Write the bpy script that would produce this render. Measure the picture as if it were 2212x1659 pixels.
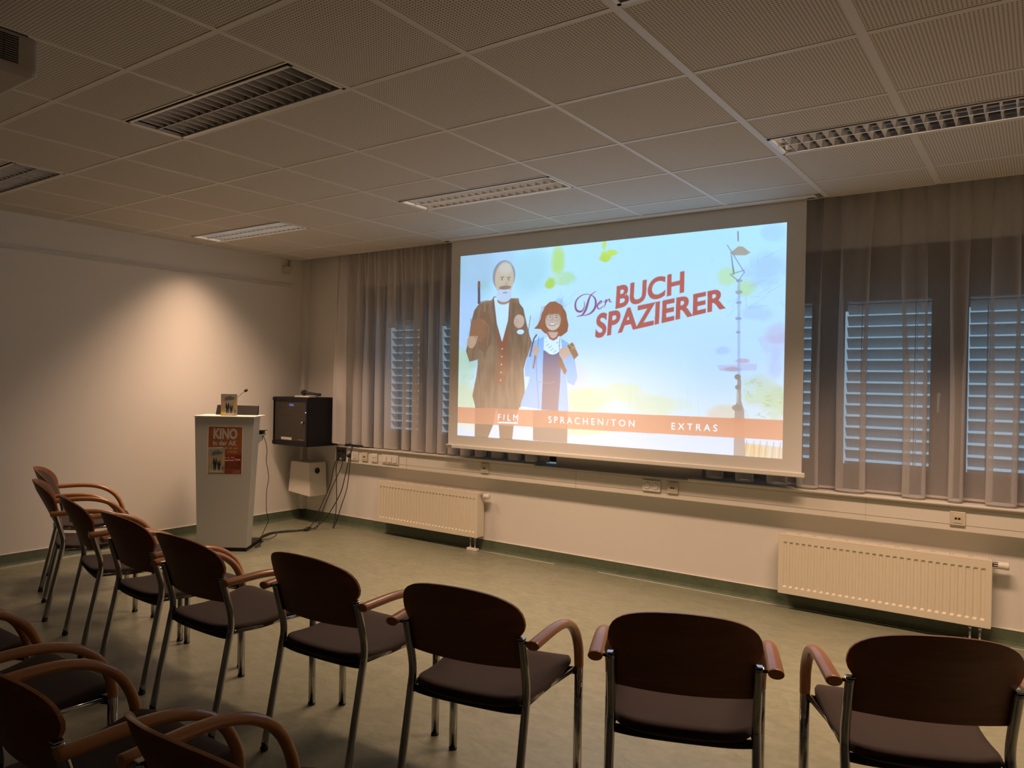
import bpy, bmesh, math, random
import numpy as np
from mathutils import Vector, Matrix, noise
random.seed(7)
for o in list(bpy.data.objects): bpy.data.objects.remove(o)
scn = bpy.context.scene
COL = scn.collection
# room frame: x to the right along the window wall, y towards the window wall (its face is y=0), z up
CAM = (6.4595, -5.2810, 1.4906); FPX = 1625.06
CR = (0.815732, 0.578123, 0.018845); CU = (-0.017185, -0.008343, 0.999818); CF = (-0.578175, 0.815907, -0.003130)
HC = 2.714                      # ceiling height
GX, GY, U = 2.7995, -3.7224, 0.625   # ceiling grid origin and module

# ---------------- camera, world, exposure ----------------
cam = bpy.data.cameras.new('camera'); co = bpy.data.objects.new('camera', cam); COL.objects.link(co)
co.matrix_world = Matrix(((CR[0], CU[0], -CF[0], CAM[0]), (CR[1], CU[1], -CF[1], CAM[1]), (CR[2], CU[2], -CF[2], CAM[2]), (0, 0, 0, 1)))
cam.sensor_fit = 'HORIZONTAL'; cam.sensor_width = 36; cam.lens = 36 * FPX / 2212; cam.clip_start = .02
scn.camera = co
w = bpy.data.worlds.new('evening_sky'); scn.world = w; w.use_nodes = True
w.node_tree.nodes['Background'].inputs[0].default_value = (.36, .58, .78, 1)
w.node_tree.nodes['Background'].inputs[1].default_value = 1.1
vs = scn.view_settings; vs.view_transform = 'Standard'; vs.look = 'None'; vs.gamma = 1; vs.use_curve_mapping = False
vs.exposure = 0.0
WARM = (1.0, .635, .415)
LAMP_W = 38.0
LAMP_SPREAD = 104
PIC_GAIN = (.56, .86, 1.16)

# ---------------- materials ----------------
def lin(c):
    return tuple(((v/255)/12.92 if v/255 <= .04045 else ((v/255+.055)/1.055)**2.4) for v in c)
MC = {}
def mat(name, col, rough=.6, metal=0, spec=.5, noise_amt=0, nscale=20, bump=0, bscale=60, emit=None, estr=1, sheen=0, coat=0):
    if name in MC: return MC[name]
    m = bpy.data.materials.new(name); m.use_nodes = True; nt = m.node_tree; b = nt.nodes['Principled BSDF']
    c = (*col, 1)
    b.inputs['Base Color'].default_value = c; b.inputs['Roughness'].default_value = rough; b.inputs['Metallic'].default_value = metal
    b.inputs['Specular IOR Level'].default_value = spec
    if sheen: b.inputs['Sheen Weight'].default_value = sheen
    if coat: b.inputs['Coat Weight'].default_value = coat; b.inputs['Coat Roughness'].default_value = .15
    if emit: b.inputs['Emission Color'].default_value = (*emit, 1); b.inputs['Emission Strength'].default_value = estr
    if noise_amt or bump:
        tc = nt.nodes.new('ShaderNodeTexCoord')
    if noise_amt:
        n = nt.nodes.new('ShaderNodeTexNoise'); n.inputs['Scale'].default_value = nscale; n.inputs['Detail'].default_value = 5
        r = nt.nodes.new('ShaderNodeMapRange'); r.inputs['To Min'].default_value = 1-noise_amt; r.inputs['To Max'].default_value = 1+noise_amt
        mx = nt.nodes.new('ShaderNodeVectorMath'); mx.operation = 'SCALE'; mx.inputs[0].default_value = col
        nt.links.new(tc.outputs['Object'], n.inputs['Vector']); nt.links.new(n.outputs['Fac'], r.inputs['Value'])
        nt.links.new(r.outputs['Result'], mx.inputs['Scale']); nt.links.new(mx.outputs['Vector'], b.inputs['Base Color'])
    if bump:
        n2 = nt.nodes.new('ShaderNodeTexNoise'); n2.inputs['Scale'].default_value = bscale; n2.inputs['Detail'].default_value = 3
        bp = nt.nodes.new('ShaderNodeBump'); bp.inputs['Strength'].default_value = bump; bp.inputs['Distance'].default_value = .002
        nt.links.new(tc.outputs['Object'], n2.inputs['Vector']); nt.links.new(n2.outputs['Fac'], bp.inputs['Height']); nt.links.new(bp.outputs['Normal'], b.inputs['Normal'])
    MC[name] = m; return m
def wood(name, c1, c2, rough=.35, axis='Z', sc=14, coat=.15):
    if name in MC: return MC[name]
    m = bpy.data.materials.new(name); m.use_nodes = True; nt = m.node_tree; b = nt.nodes['Principled BSDF']
    tc = nt.nodes.new('ShaderNodeTexCoord'); mp = nt.nodes.new('ShaderNodeMapping')
    s = [sc*4]*3; s['XYZ'.index(axis)] = sc*.25; mp.inputs['Scale'].default_value = s
    n = nt.nodes.new('ShaderNodeTexNoise'); n.inputs['Scale'].default_value = 1; n.inputs['Detail'].default_value = 6; n.inputs['Distortion'].default_value = .6
    cr = nt.nodes.new('ShaderNodeValToRGB'); cr.color_ramp.elements[0].position = .3; cr.color_ramp.elements[1].position = .75
    cr.color_ramp.elements[0].color = (*c1, 1); cr.color_ramp.elements[1].color = (*c2, 1)
    L = nt.links.new; L(tc.outputs['Object'], mp.inputs[0]); L(mp.outputs[0], n.inputs['Vector']); L(n.outputs['Fac'], cr.inputs[0]); L(cr.outputs[0], b.inputs['Base Color'])
    b.inputs['Roughness'].default_value = rough; b.inputs['Coat Weight'].default_value = coat; b.inputs['Coat Roughness'].default_value = .2
    MC[name] = m; return m
WALL = mat('wall_paint', (.80, .78, .74), .75, spec=.3, bump=.25, bscale=180, noise_amt=.012, nscale=3)
WHITE = mat('white_plastic', (.78, .76, .70), .4)
CREAM = mat('cream_enamel', (.80, .74, .60), .28, coat=.3)
TRUNK = mat('white_duct_plastic', (.78, .75, .68), .45)
SILL = mat('sill_laminate', (.74, .71, .65), .35)
BLACKM = mat('black_powder_coat', (.009, .009, .012), .5, spec=.25)
BLACKP = mat('black_plastic', (.018, .017, .017), .4)
RUBBER = mat('black_rubber', (.012, .012, .012), .7)
CABLE = mat('black_cable_sheath', (.015, .013, .012), .5)
CHROME = mat('satin_chrome', (.45, .44, .43), .13, metal=1)
DCHROME = mat('dark_chrome', (.40, .38, .37), .2, metal=1)
BACKW = wood('stained_beech_veneer', (.165, .050, .018), (.21, .070, .026), .5, 'X', 10, coat=.06)
EDGEW = wood('plywood_edge', (.30, .12, .045), (.40, .17, .065), .4, 'X', 12)
ARMW = wood('beech_armrest', (.42, .17, .06), (.52, .23, .085), .32, 'Y', 12)
FABRIC = mat('grey_brown_fabric', (.058, .040, .034), .9, noise_amt=.15, nscale=260, bump=.5, bscale=700, sheen=.12, spec=.2)
BROWNW = wood('dark_window_wood', (.055, .030, .020), (.085, .048, .032), .45, 'Z', 8)
SLAT = mat('blind_aluminium', (.62, .68, .72), .4, metal=.0, spec=.6)
ALU = mat('mirror_aluminium', (.50, .49, .48), .12, metal=1)
BLADE = mat('louvre_blade_aluminium', (.60, .59, .575), .28, metal=.6)
BARM = mat('ceiling_bar_enamel', (.74, .71, .66), .5)
LECT = mat('lectern_laminate', (.47, .48, .46), .5)
WSCREEN = None

def floor_mat(name, c1, c2, c3, rough=.33):
    m = bpy.data.materials.new(name); m.use_nodes = True; nt = m.node_tree; b = nt.nodes['Principled BSDF']; L = nt.links.new
    tc = nt.nodes.new('ShaderNodeTexCoord')
    mp = nt.nodes.new('ShaderNodeMapping'); mp.inputs['Scale'].default_value = (3.4, 6.5, 6); mp.inputs['Rotation'].default_value = (0, 0, .35)
    n1 = nt.nodes.new('ShaderNodeTexNoise'); n1.inputs['Scale'].default_value = 2.2; n1.inputs['Detail'].default_value = 9; n1.inputs['Roughness'].default_value = .72; n1.inputs['Distortion'].default_value = 1.1
    n2 = nt.nodes.new('ShaderNodeTexNoise'); n2.inputs['Scale'].default_value = 38; n2.inputs['Detail'].default_value = 4
    cr = nt.nodes.new('ShaderNodeValToRGB'); e = cr.color_ramp.elements
    e[0].position = .33; e[0].color = (*c1, 1); e[1].position = .68; e[1].color = (*c3, 1); k = e.new(.5); k.color = (*c2, 1)
    ad = nt.nodes.new('ShaderNodeMath'); ad.operation = 'MULTIPLY_ADD'; ad.inputs[1].default_value = .22; 
    sb = nt.nodes.new('ShaderNodeMath'); sb.operation = 'SUBTRACT'; sb.inputs[1].default_value = .11
    L(tc.outputs['Object'], mp.inputs[0]); L(mp.outputs[0], n1.inputs['Vector']); L(tc.outputs['Object'], n2.inputs['Vector'])
    L(n2.outputs['Fac'], ad.inputs[0]); L(n1.outputs['Fac'], ad.inputs[2]); L(ad.outputs[0], sb.inputs[0]); L(sb.outputs[0], cr.inputs[0]); L(cr.outputs[0], b.inputs['Base Color'])
    b.inputs['Roughness'].default_value = rough; b.inputs['Specular IOR Level'].default_value = .45
    bp = nt.nodes.new('ShaderNodeBump'); bp.inputs['Strength'].default_value = .06; bp.inputs['Distance'].default_value = .004
    L(n1.outputs['Fac'], bp.inputs['Height']); L(bp.outputs[0], b.inputs['Normal'])
    return m
LINO = floor_mat('green_linoleum', (.165, .176, .118), (.205, .212, .150), (.245, .246, .180))
LINOB = floor_mat('green_linoleum_skirting', (.085, .115, .070), (.11, .14, .09), (.135, .165, .11), .4)

def tile_mat():
    m = bpy.data.materials.new('perforated_ceiling_tile'); m.use_nodes = True; nt = m.node_tree; b = nt.nodes['Principled BSDF']; L = nt.links.new
    tc = nt.nodes.new('ShaderNodeTexCoord'); sx = nt.nodes.new('ShaderNodeSeparateXYZ'); L(tc.outputs['Object'], sx.inputs[0])
    def M(op, a, bb=None, c=None):
        n = nt.nodes.new('ShaderNodeMath'); n.operation = op
        for i, v in enumerate((a, bb, c)):
            if v is None: continue
            if isinstance(v, (int, float)): n.inputs[i].default_value = v
            else: L(v, n.inputs[i])
        return n.outputs[0]
    P = .013
    def axis(o, off):
        t = M('FLOORED_MODULO', M('SUBTRACT', o, off), U)          # position inside the tile
        inside = M('MULTIPLY', M('GREATER_THAN', t, .020), M('LESS_THAN', t, U-.020))
        f = M('SUBTRACT', M('FRACT', M('DIVIDE', M('SUBTRACT', t, .020), P)), .5)
        return M('MULTIPLY', f, f), inside
    fx, ix = axis(sx.outputs[0], GX); fy, iy = axis(sx.outputs[1], GY)
    r = M('SQRT', M('ADD', fx, fy))
    hole = nt.nodes.new('ShaderNodeMapRange'); hole.inputs['From Min'].default_value = .20; hole.inputs['From Max'].default_value = .27
    hole.inputs['To Min'].default_value = 1; hole.inputs['To Max'].default_value = 0; L(r, hole.inputs[0])
    h = M('MULTIPLY', hole.outputs[0], M('MULTIPLY', ix, iy))  # shade inside the holes is painted as dark dots
    mx = nt.nodes.new('ShaderNodeMix'); mx.data_type = 'RGBA'; mx.inputs['A'].default_value = (.70, .66, .60, 1); mx.inputs['B'].default_value = (.16, .14, .12, 1)
    L(h, mx.inputs['Factor']); L(mx.outputs['Result'], b.inputs['Base Color'])
    b.inputs['Roughness'].default_value = .8; b.inputs['Specular IOR Level'].default_value = .2
    return m
TILE = tile_mat()

def sheer_mat(name, open_=.34, col=(.62, .56, .50)):
    m = bpy.data.materials.new(name); m.use_nodes = True; nt = m.node_tree; L = nt.links.new
    for n in list(nt.nodes): nt.nodes.remove(n)
    out = nt.nodes.new('ShaderNodeOutputMaterial'); tr = nt.nodes.new('ShaderNodeBsdfTransparent')
    df = nt.nodes.new('ShaderNodeBsdfDiffuse'); tl = nt.nodes.new('ShaderNodeBsdfTranslucent')
    for n in (df, tl): n.inputs['Color'].default_value = (*col, 1)
    a = nt.nodes.new('ShaderNodeMixShader'); a.inputs[0].default_value = .25; L(df.outputs[0], a.inputs[1]); L(tl.outputs[0], a.inputs[2])
    lw = nt.nodes.new('ShaderNodeLayerWeight'); lw.inputs['Blend'].default_value = .5
    mr = nt.nodes.new('ShaderNodeMapRange'); mr.inputs['To Min'].default_value = 1-open_; mr.inputs['To Max'].default_value = 1.0
    L(lw.outputs['Facing'], mr.inputs[0])
    fb = nt.nodes.new('ShaderNodeTexNoise'); fb.inputs['Scale'].default_value = 6
    tc = nt.nodes.new('ShaderNodeTexCoord'); mp = nt.nodes.new('ShaderNodeMapping'); mp.inputs['Scale'].default_value = (60, 60, 3)
    L(tc.outputs['Object'], mp.inputs[0]); L(mp.outputs[0], fb.inputs['Vector'])
    md = nt.nodes.new('ShaderNodeMath'); md.operation = 'MULTIPLY_ADD'; md.inputs[1].default_value = .1; L(fb.outputs['Fac'], md.inputs[0]); L(mr.outputs[0], md.inputs[2])
    sb = nt.nodes.new('ShaderNodeMath'); sb.operation = 'SUBTRACT'; sb.inputs[1].default_value = .05; sb.use_clamp = True; L(md.outputs[0], sb.inputs[0])
    b = nt.nodes.new('ShaderNodeMixShader'); L(sb.outputs[0], b.inputs[0]); L(tr.outputs[0], b.inputs[1]); L(a.outputs[0], b.inputs[2])
    L(b.outputs[0], out.inputs[0]); return m
SHEER = sheer_mat('sheer_curtain_voile', .56, (.76, .745, .76))
SHEER_D = sheer_mat('sheer_curtain_dense', .40, (.82, .79, .79))

def vcol_mat(name, emis=None, rough=.5, diffuse=None):
    m = bpy.data.materials.new(name); m.use_nodes = True; nt = m.node_tree; b = nt.nodes['Principled BSDF']
    a = nt.nodes.new('ShaderNodeVertexColor'); a.layer_name = 'Col'; b.inputs['Roughness'].default_value = rough
    if emis:
        b.inputs['Base Color'].default_value = (*diffuse, 1); b.inputs['Specular IOR Level'].default_value = .1
        v = nt.nodes.new('ShaderNodeVectorMath'); v.operation = 'MULTIPLY'; v.inputs[1].default_value = emis
        nt.links.new(a.outputs[0], v.inputs[0]); nt.links.new(v.outputs[0], b.inputs['Emission Color']); b.inputs['Emission Strength'].default_value = 1
    else: nt.links.new(a.outputs[0], b.inputs['Base Color'])
    return m

# ---------------- mesh helpers ----------------
class MB:
    def __init__(s): s.v = []; s.f = []; s.sm = []
    def add(s, vs, fs, smooth=False):
        o = len(s.v); s.v += [tuple(p) for p in vs]; s.f += [tuple(i+o for i in f) for f in fs]; s.sm += [smooth]*len(fs); return s
    def box(s, x0, x1, y0, y1, z0, z1, M=None):
        vs = [Vector((x, y, z)) for z in (z0, z1) for y in (y0, y1) for x in (x0, x1)]
        if M is not None: vs = [M @ v for v in vs]
        return s.add(vs, [(0, 2, 3, 1), (4, 5, 7, 6), (0, 1, 5, 4), (2, 6, 7, 3), (0, 4, 6, 2), (1, 3, 7, 5)])
    def hexa(s, b, t):    # bottom 4 (ccw), top 4
        return s.add(list(b)+list(t), [(3, 2, 1, 0), (4, 5, 6, 7), (0, 1, 5, 4), (1, 2, 6, 5), (2, 3, 7, 6), (3, 0, 4, 7)])
    def tube(s, pts, r, n=12, caps=True, up=None, r2=None, smooth=True):
        """sweep an ellipse; r: float or list; r2: second half axis (along 'side')"""
        P = [Vector(p) for p in pts]; k = len(P)
        R1 = r if isinstance(r, (list, tuple)) else [r]*k
        R2 = (r2 if isinstance(r2, (list, tuple)) else [r2]*k) if r2 is not None else R1
        T = []
        for i in range(k):
            t = (P[min(i+1, k-1)]-P[max(i-1, 0)]); T.append(t.normalized())
        a = Vector(up) if up is not None else (Vector((0, 0, 1)) if abs(T[0].z) < .9 else Vector((1, 0, 0)))
        vs = []
        for i in range(k):
            side = T[i].cross(a)
            if side.length < 1e-4: side = T[i].cross(Vector((0, 1, 0)))
            side.normalize(); nn = side.cross(T[i]).normalized()
            if up is None: a = nn
            for j in range(n):
                th = 2*math.pi*j/n
                vs.append(P[i] + nn*(math.cos(th)*R1[i]) + side*(math.sin(th)*R2[i]))
        fs = [(i*n+j, i*n+(j+1) % n, (i+1)*n+(j+1) % n, (i+1)*n+j) for i in range(k-1) for j in range(n)]
        s.add(vs, fs, smooth)
        if caps:
            o = len(s.v)-k*n
            s.f.append(tuple(o+j for j in range(n))[::-1]); s.sm.append(False)
            s.f.append(tuple(o+(k-1)*n+j for j in range(n))); s.sm.append(False)
        return s
    def lathe(s, c, prof, n=24, ax='Z', M=None):
        """prof: list of (radius, height) along axis"""
        vs = []
        for (r, h) in prof:
            for j in range(n):
                th = 2*math.pi*j/n; a, b = r*math.cos(th), r*math.sin(th)
                p = {'Z': (a, b, h), 'X': (h, a, b), 'Y': (b, h, a)}[ax]
                v = Vector(p)
                if M is not None: v = M @ v
                vs.append(v + Vector(c))
        k = len(prof)
        fs = [(i*n+j, i*n+(j+1) % n, (i+1)*n+(j+1) % n, (i+1)*n+j) for i in range(k-1) for j in range(n)]
        fs += [tuple(range(n))[::-1], tuple((k-1)*n+j for j in range(n))]
        return s.add(vs, fs, True)
    def grid(s, rows, smooth=True, closed=False):
        nr, nc = len(rows), len(rows[0]); vs = [p for r in rows for p in r]
        cc = nc if closed else nc-1
        fs = [(i*nc+j, i*nc+(j+1) % nc, (i+1)*nc+(j+1) % nc, (i+1)*nc+j) for i in range(nr-1) for j in range(cc)]
        return s.add(vs, fs, smooth)
    def prism(s, poly, axis, a, b):
        """extrude 2D polygon along axis ('X': poly=(y,z), 'Y': (x,z), 'Z': (x,y)) from a to b"""
        def P(p, t): return {'X': (t, p[0], p[1]), 'Y': (p[0], t, p[1]), 'Z': (p[0], p[1], t)}[axis]
        n = len(poly); vs = [P(p, a) for p in poly]+[P(p, b) for p in poly]
        fs = [tuple(range(n))[::-1], tuple(range(n, 2*n))]+[(i, (i+1) % n, n+(i+1) % n, n+i) for i in range(n)]
        return s.add(vs, fs)
    def build(s, name, m, parent=None, bevel=0, loc=None, label=None, seg=2):
        me = bpy.data.meshes.new(name); me.from_pydata([tuple(v) for v in s.v], [], s.f); me.validate()
        if len(me.polygons) == len(s.sm): me.polygons.foreach_set('use_smooth', s.sm)
        bm = bmesh.new(); bm.from_mesh(me); bmesh.ops.recalc_face_normals(bm, faces=bm.faces); bm.to_mesh(me); bm.free()
        ob = bpy.data.objects.new(name, me); COL.objects.link(ob)
        me.materials.append(m)
        if parent: ob.parent = parent
        if loc: ob.location = loc
        if label: ob['label'] = label
        if bevel:
            b = ob.modifiers.new('bevel', 'BEVEL'); b.width = bevel; b.segments = seg; b.limit_method = 'ANGLE'; b.angle_limit = math.radians(35)
        return ob
def thing(name, label, cat, loc=(0, 0, 0), rz=0, group=None):
    o = bpy.data.objects.new(name, None); COL.objects.link(o); o.location = loc; o.rotation_euler = (0, 0, rz); o.empty_display_size = .1
    o['label'] = label; o['category'] = cat
    if group: o['group'] = group
    return o
def tag(o, label, cat, group=None):
    o['label'] = label; o['category'] = cat
    if group: o['group'] = group
    return o
def struct(o, label=None):
    o['kind'] = 'structure'
    if label: o['label'] = label
    return o
def copy_tree(o, parent=None):
    c = o.copy(); COL.objects.link(c); c.parent = parent
    for ch in list(o.children): copy_tree(ch, c)
    return c
def catmull(pts, n=8):
    P = [Vector(p) for p in pts]; out = []
    for i in range(len(P)-1):
        p0, p1, p2, p3 = P[max(i-1, 0)], P[i], P[i+1], P[min(i+2, len(P)-1)]
        for k in range(n):
            t = k/n
            out.append(.5*((2*p1)+(p2-p0)*t+(2*p0-5*p1+4*p2-p3)*t*t+(3*p1-p0-3*p2+p3)*t**3))
    out.append(P[-1]); return out

# ---------------- raster painter for printed / projected pictures ----------------
class Paint:
    def __init__(s, W, H, base=(255, 255, 255)):
        s.W, s.H = W, H; s.a = np.zeros((H, W, 3)); s.a[:] = base
        s.X, s.Y = np.meshgrid((np.arange(W)+.5)/W, (np.arange(H)+.5)/H)
    def win(s, x0, x1, y0, y1):
        W, H = s.W, s.H
        return (slice(min(max(int(y0*H)-2, 0), H-1), min(max(int(y1*H)+3, 1), H)), slice(min(max(int(x0*W)-2, 0), W-1), min(max(int(x1*W)+3, 1), W)))
    def poly_mask(s, pts, w=None):
        w = w or (slice(None), slice(None)); X, Y = s.X[w], s.Y[w]; m = np.zeros(X.shape, bool); n = len(pts)
        for i in range(n):
            x1, y1 = pts[i]; x2, y2 = pts[(i+1) % n]
            if y1 == y2: continue
            c = ((y1 > Y) != (y2 > Y)); m ^= c & (X < (x2-x1)*(Y-y1)/(y2-y1)+x1)
        return m
    def blend(s, m, col, a=1.0, w=None):
        w = w or (slice(None), slice(None)); m = (m*a)[..., None]; s.a[w] = s.a[w]*(1-m)+np.array(col, float)*m
    def poly(s, pts, col, a=1.0, k=.001):
        q = [(p[0]*k, p[1]*k) for p in pts]; xs, ys = zip(*q); w = s.win(min(xs), max(xs), min(ys), max(ys))
        s.blend(s.poly_mask(q, w).astype(float), col, a, w)
    def ell(s, e, col, a=1.0, soft=0, k=.001):
        w = s.win((e[0]-e[2])*k, (e[0]+e[2])*k, (e[1]-e[3])*k, (e[1]+e[3])*k)
        d = np.sqrt(((s.X[w]-e[0]*k)/(e[2]*k))**2+((s.Y[w]-e[1]*k)/(e[3]*k))**2)
        s.blend((d < 1).astype(float) if not soft else np.clip((1-d)/soft, 0, 1), col, a, w)
    def blob(s, x, y, rx, ry, col, a, ns=None, thr=.0):
        w = s.win(x-3*rx, x+3*rx, y-3*ry, y+3*ry)
        d = ((s.X[w]-x)/rx)**2+((s.Y[w]-y)/ry)**2; m = np.exp(-d)
        if ns is not None: m = np.clip((m*(.5+ns[w])-thr)*3, 0, 1)*np.minimum(m*2, 1)
        s.blend(m, col, a, w)
    def stroke(s, pts, w, col, a=1.0):
        asp = s.W/s.H
        for i in range(len(pts)-1):
            (x1, y1), (x2, y2) = pts[i], pts[i+1]; w0 = w[i] if isinstance(w, (list, tuple)) else w
            v = s.win(min(x1, x2)-w0/asp, max(x1, x2)+w0/asp, min(y1, y2)-w0, max(y1, y2)+w0); X, Y = s.X[v], s.Y[v]
            dx, dy = (x2-x1)*asp, y2-y1; L2 = dx*dx+dy*dy+1e-12
            t = np.clip((((X-x1)*asp)*dx+(Y-y1)*dy)/L2, 0, 1)
            d = np.hypot((X-x1)*asp-t*dx, Y-y1-t*dy); s.blend(np.clip((w0-d)*s.H+.5, 0, 1), col, a, v)
    def tris(s, T, col, a=1.0):
        m = np.zeros((s.H, s.W), bool); W, H = s.W, s.H
        for t in T:
            xs = [p[0] for p in t]; ys = [p[1] for p in t]
            x0, x1 = max(int(min(xs)*W)-1, 0), min(int(max(xs)*W)+2, W); y0, y1 = max(int(min(ys)*H)-1, 0), min(int(max(ys)*H)+2, H)
            if x1 <= x0 or y1 <= y0: continue
            X = s.X[y0:y1, x0:x1]; Y = s.Y[y0:y1, x0:x1]
            def e(p, q): return (q[0]-p[0])*(Y-p[1])-(q[1]-p[1])*(X-p[0])
            a1, a2, a3 = e(t[0], t[1]), e(t[1], t[2]), e(t[2], t[0])
            m[y0:y1, x0:x1] |= ((a1 >= 0) & (a2 >= 0) & (a3 >= 0)) | ((a1 <= 0) & (a2 <= 0) & (a3 <= 0))
        s.blend(m.astype(float), col, a)
    def noise(s, f, seed, aspect=1.0, oct=4):
        rng = np.random.RandomState(seed); out = np.zeros(s.X.shape); amp, tot = 1, 0
        for o in range(oct):
            gx, gy = int(f*2**o)+2, int(f*2**o/aspect)+2; g = rng.rand(gy+1, gx+1)
            x = s.X*(gx-1); y = s.Y*(gy-1); xi = x.astype(int); yi = y.astype(int); fx = x-xi; fy = y-yi
            fx = fx*fx*(3-2*fx); fy = fy*fy*(3-2*fy)
            out += amp*((g[yi, xi]*(1-fx)+g[yi, xi+1]*fx)*(1-fy)+(g[yi+1, xi]*(1-fx)+g[yi+1, xi+1]*fx)*fy); tot += amp; amp *= .5
        return out/tot
    def down(s):
        a = s.a; return a.reshape(s.H//2, 2, s.W//2, 2, 3).mean(axis=(1, 3))
def text_tris(body, offset=0, space=1.0, shear=0):
    cu = bpy.data.curves.new('t', 'FONT'); cu.body = body; cu.offset = offset; cu.space_character = space; cu.shear = shear; cu.resolution_u = 6
    ob = bpy.data.objects.new('t', cu); COL.objects.link(ob)
    dg = bpy.context.evaluated_depsgraph_get(); me = bpy.data.meshes.new_from_object(ob.evaluated_get(dg)); me.calc_loop_triangles()
    v = np.array([x.co[:2] for x in me.vertices]); T = [v[list(t.vertices)] for t in me.loop_triangles]
    bpy.data.objects.remove(ob); bpy.data.curves.remove(cu); bpy.data.meshes.remove(me)
    lo, hi = v.min(0), v.max(0); return [(t-lo)/(hi-lo) for t in T]
def put_text(P, body, q, col, k=.001, **kw):
    """q: quad TL,TR,BR,BL"""
    TL, TR, BR, BL = [np.array(c, float)*k for c in q]
    T = [[(BL*(1-p[0])+BR*p[0])*(1-p[1])+(TL*(1-p[0])+TR*p[0])*p[1] for p in t] for t in text_tris(body, **kw)]
    P.tris(T, col)
def panel(name, img, O, ex, ey, m, parent=None, thick=None):
    """grid mesh carrying a picture as vertex colours. O: top-left corner, ex: full width vector, ey: full height vector (down)"""
    H, W, _ = img.shape; O, ex, ey = np.array(O), np.array(ex), np.array(ey)
    u, v = np.meshgrid(np.arange(W)/(W-1), np.arange(H)/(H-1))
    co = (O+u[..., None]*ex+v[..., None]*ey).reshape(-1, 3)
    i = np.arange(H-1)[:, None]*W+np.arange(W-1)[None]; f = np.stack([i, i+W, i+W+1, i+1], -1).reshape(-1, 4)
    me = bpy.data.meshes.new(name); n = len(f)
    me.vertices.add(len(co)); me.vertices.foreach_set('co', co.ravel().astype(np.float32))
    me.loops.add(n*4); me.loops.foreach_set('vertex_index', f.ravel().astype(np.int32))
    me.polygons.add(n); me.polygons.foreach_set('loop_start', np.arange(0, n*4, 4, dtype=np.int32))
    me.update(calc_edges=True); me.validate()
    c = img.reshape(-1, 3)/255; c = np.where(c <= .04045, c/12.92, ((c+.055)/1.055)**2.4)
    at = me.color_attributes.new('Col', 'FLOAT_COLOR', 'POINT'); at.data.foreach_set('color', np.concatenate([c, np.ones((len(c), 1))], 1).ravel().astype(np.float32))
    me.materials.append(m); ob = bpy.data.objects.new(name, me); COL.objects.link(ob)
    if parent: ob.parent = parent
    return ob

# ======================= ROOM SHELL =======================
XR, YB, ZS = 9.2, -7.6, 2.96      # right wall, rear wall, slab above the suspended ceiling
YE = -.176                        # the suspended ceiling stops short of the window wall (curtain gap)
struct(MB().box(-.1, XR, YB, .4, -.1, 0).build('floor', LINO))
struct(MB().box(-.15, 0, YB, .4, 0, ZS).build('wall_left', WALL))
struct(MB().box(XR, XR+.15, YB, .4, 0, ZS).build('wall_right', WALL))
REAR = mat('rear_wall_paint', (.52, .44, .36), .8)
struct(MB().box(-.15, XR+.15, YB-.15, YB, 0, ZS).build('wall_rear', REAR))
W1, W2 = (.845, 3.18), (4.43, 8.2)   # window openings in x
ZSILL, ZHEAD = .80, 2.41
wf = MB(); wf.box(0, XR, 0, .32, 0, ZSILL).box(0, XR, 0, .32, ZHEAD, ZS)
for a, b in ((0, W1[0]), (W1[1], W2[0]), (W2[1], XR)): wf.box(a, b, 0, .32, ZSILL, ZHEAD)
struct(wf.build('wall_front', WALL))
# skirting: coved linoleum, white joint bead on top and pale line at the floor
def skirting(nm, along, a, b):
    s = MB(); pr = [(0, 0), (0, .096), (.006, .096), (.008, .03), (.014, .012), (.028, .0015), (.028, 0)]
    poly = [(p[0], p[1]) for p in pr]
    if along == 'Y': s.prism(poly, 'Y', a, b)
    else: s.prism([(-p[0], p[1]) for p in pr], 'X', a, b)
    o = struct(s.build(nm, LINOB))
    t = MB()
    if along == 'Y': t.box(0, .007, a, b, .096, .0995)
    else: t.box(a, b, -.007, 0, .096, .0995)
    t.build('sealing_bead', TRUNK, o)
skirting('baseboard_left', 'Y', YB, 0); skirting('baseboard_front', 'X', 0, XR)
t = MB(); t.box(.028, .033, YB, -1.9, .0002, .0018).box(1.9, 3.2, -.034, -.028, .0002, .0018).box(3.6, XR, -.034, -.028, .0002, .0018)  # thin pale strips along the foot of the skirting
struct(t.build('trim_1', mat('pale_floor_line', (.75, .73, .66), .35)), 'pale line where skirting meets floor')
# hanging rail on the left wall
struct(MB().box(0, .012, -6.5, -.19, 2.425, 2.433).box(0, .016, -6.5, -.19, 2.452, 2.458).build('trim_2', WALL), 'slim picture rail high on the left wall')
# vertical pipe chase in the corner
struct(MB().box(.0, .06, -.055, 0, .1, ZS).build('trim_3', WALL), 'narrow vertical duct in the room corner')

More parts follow.
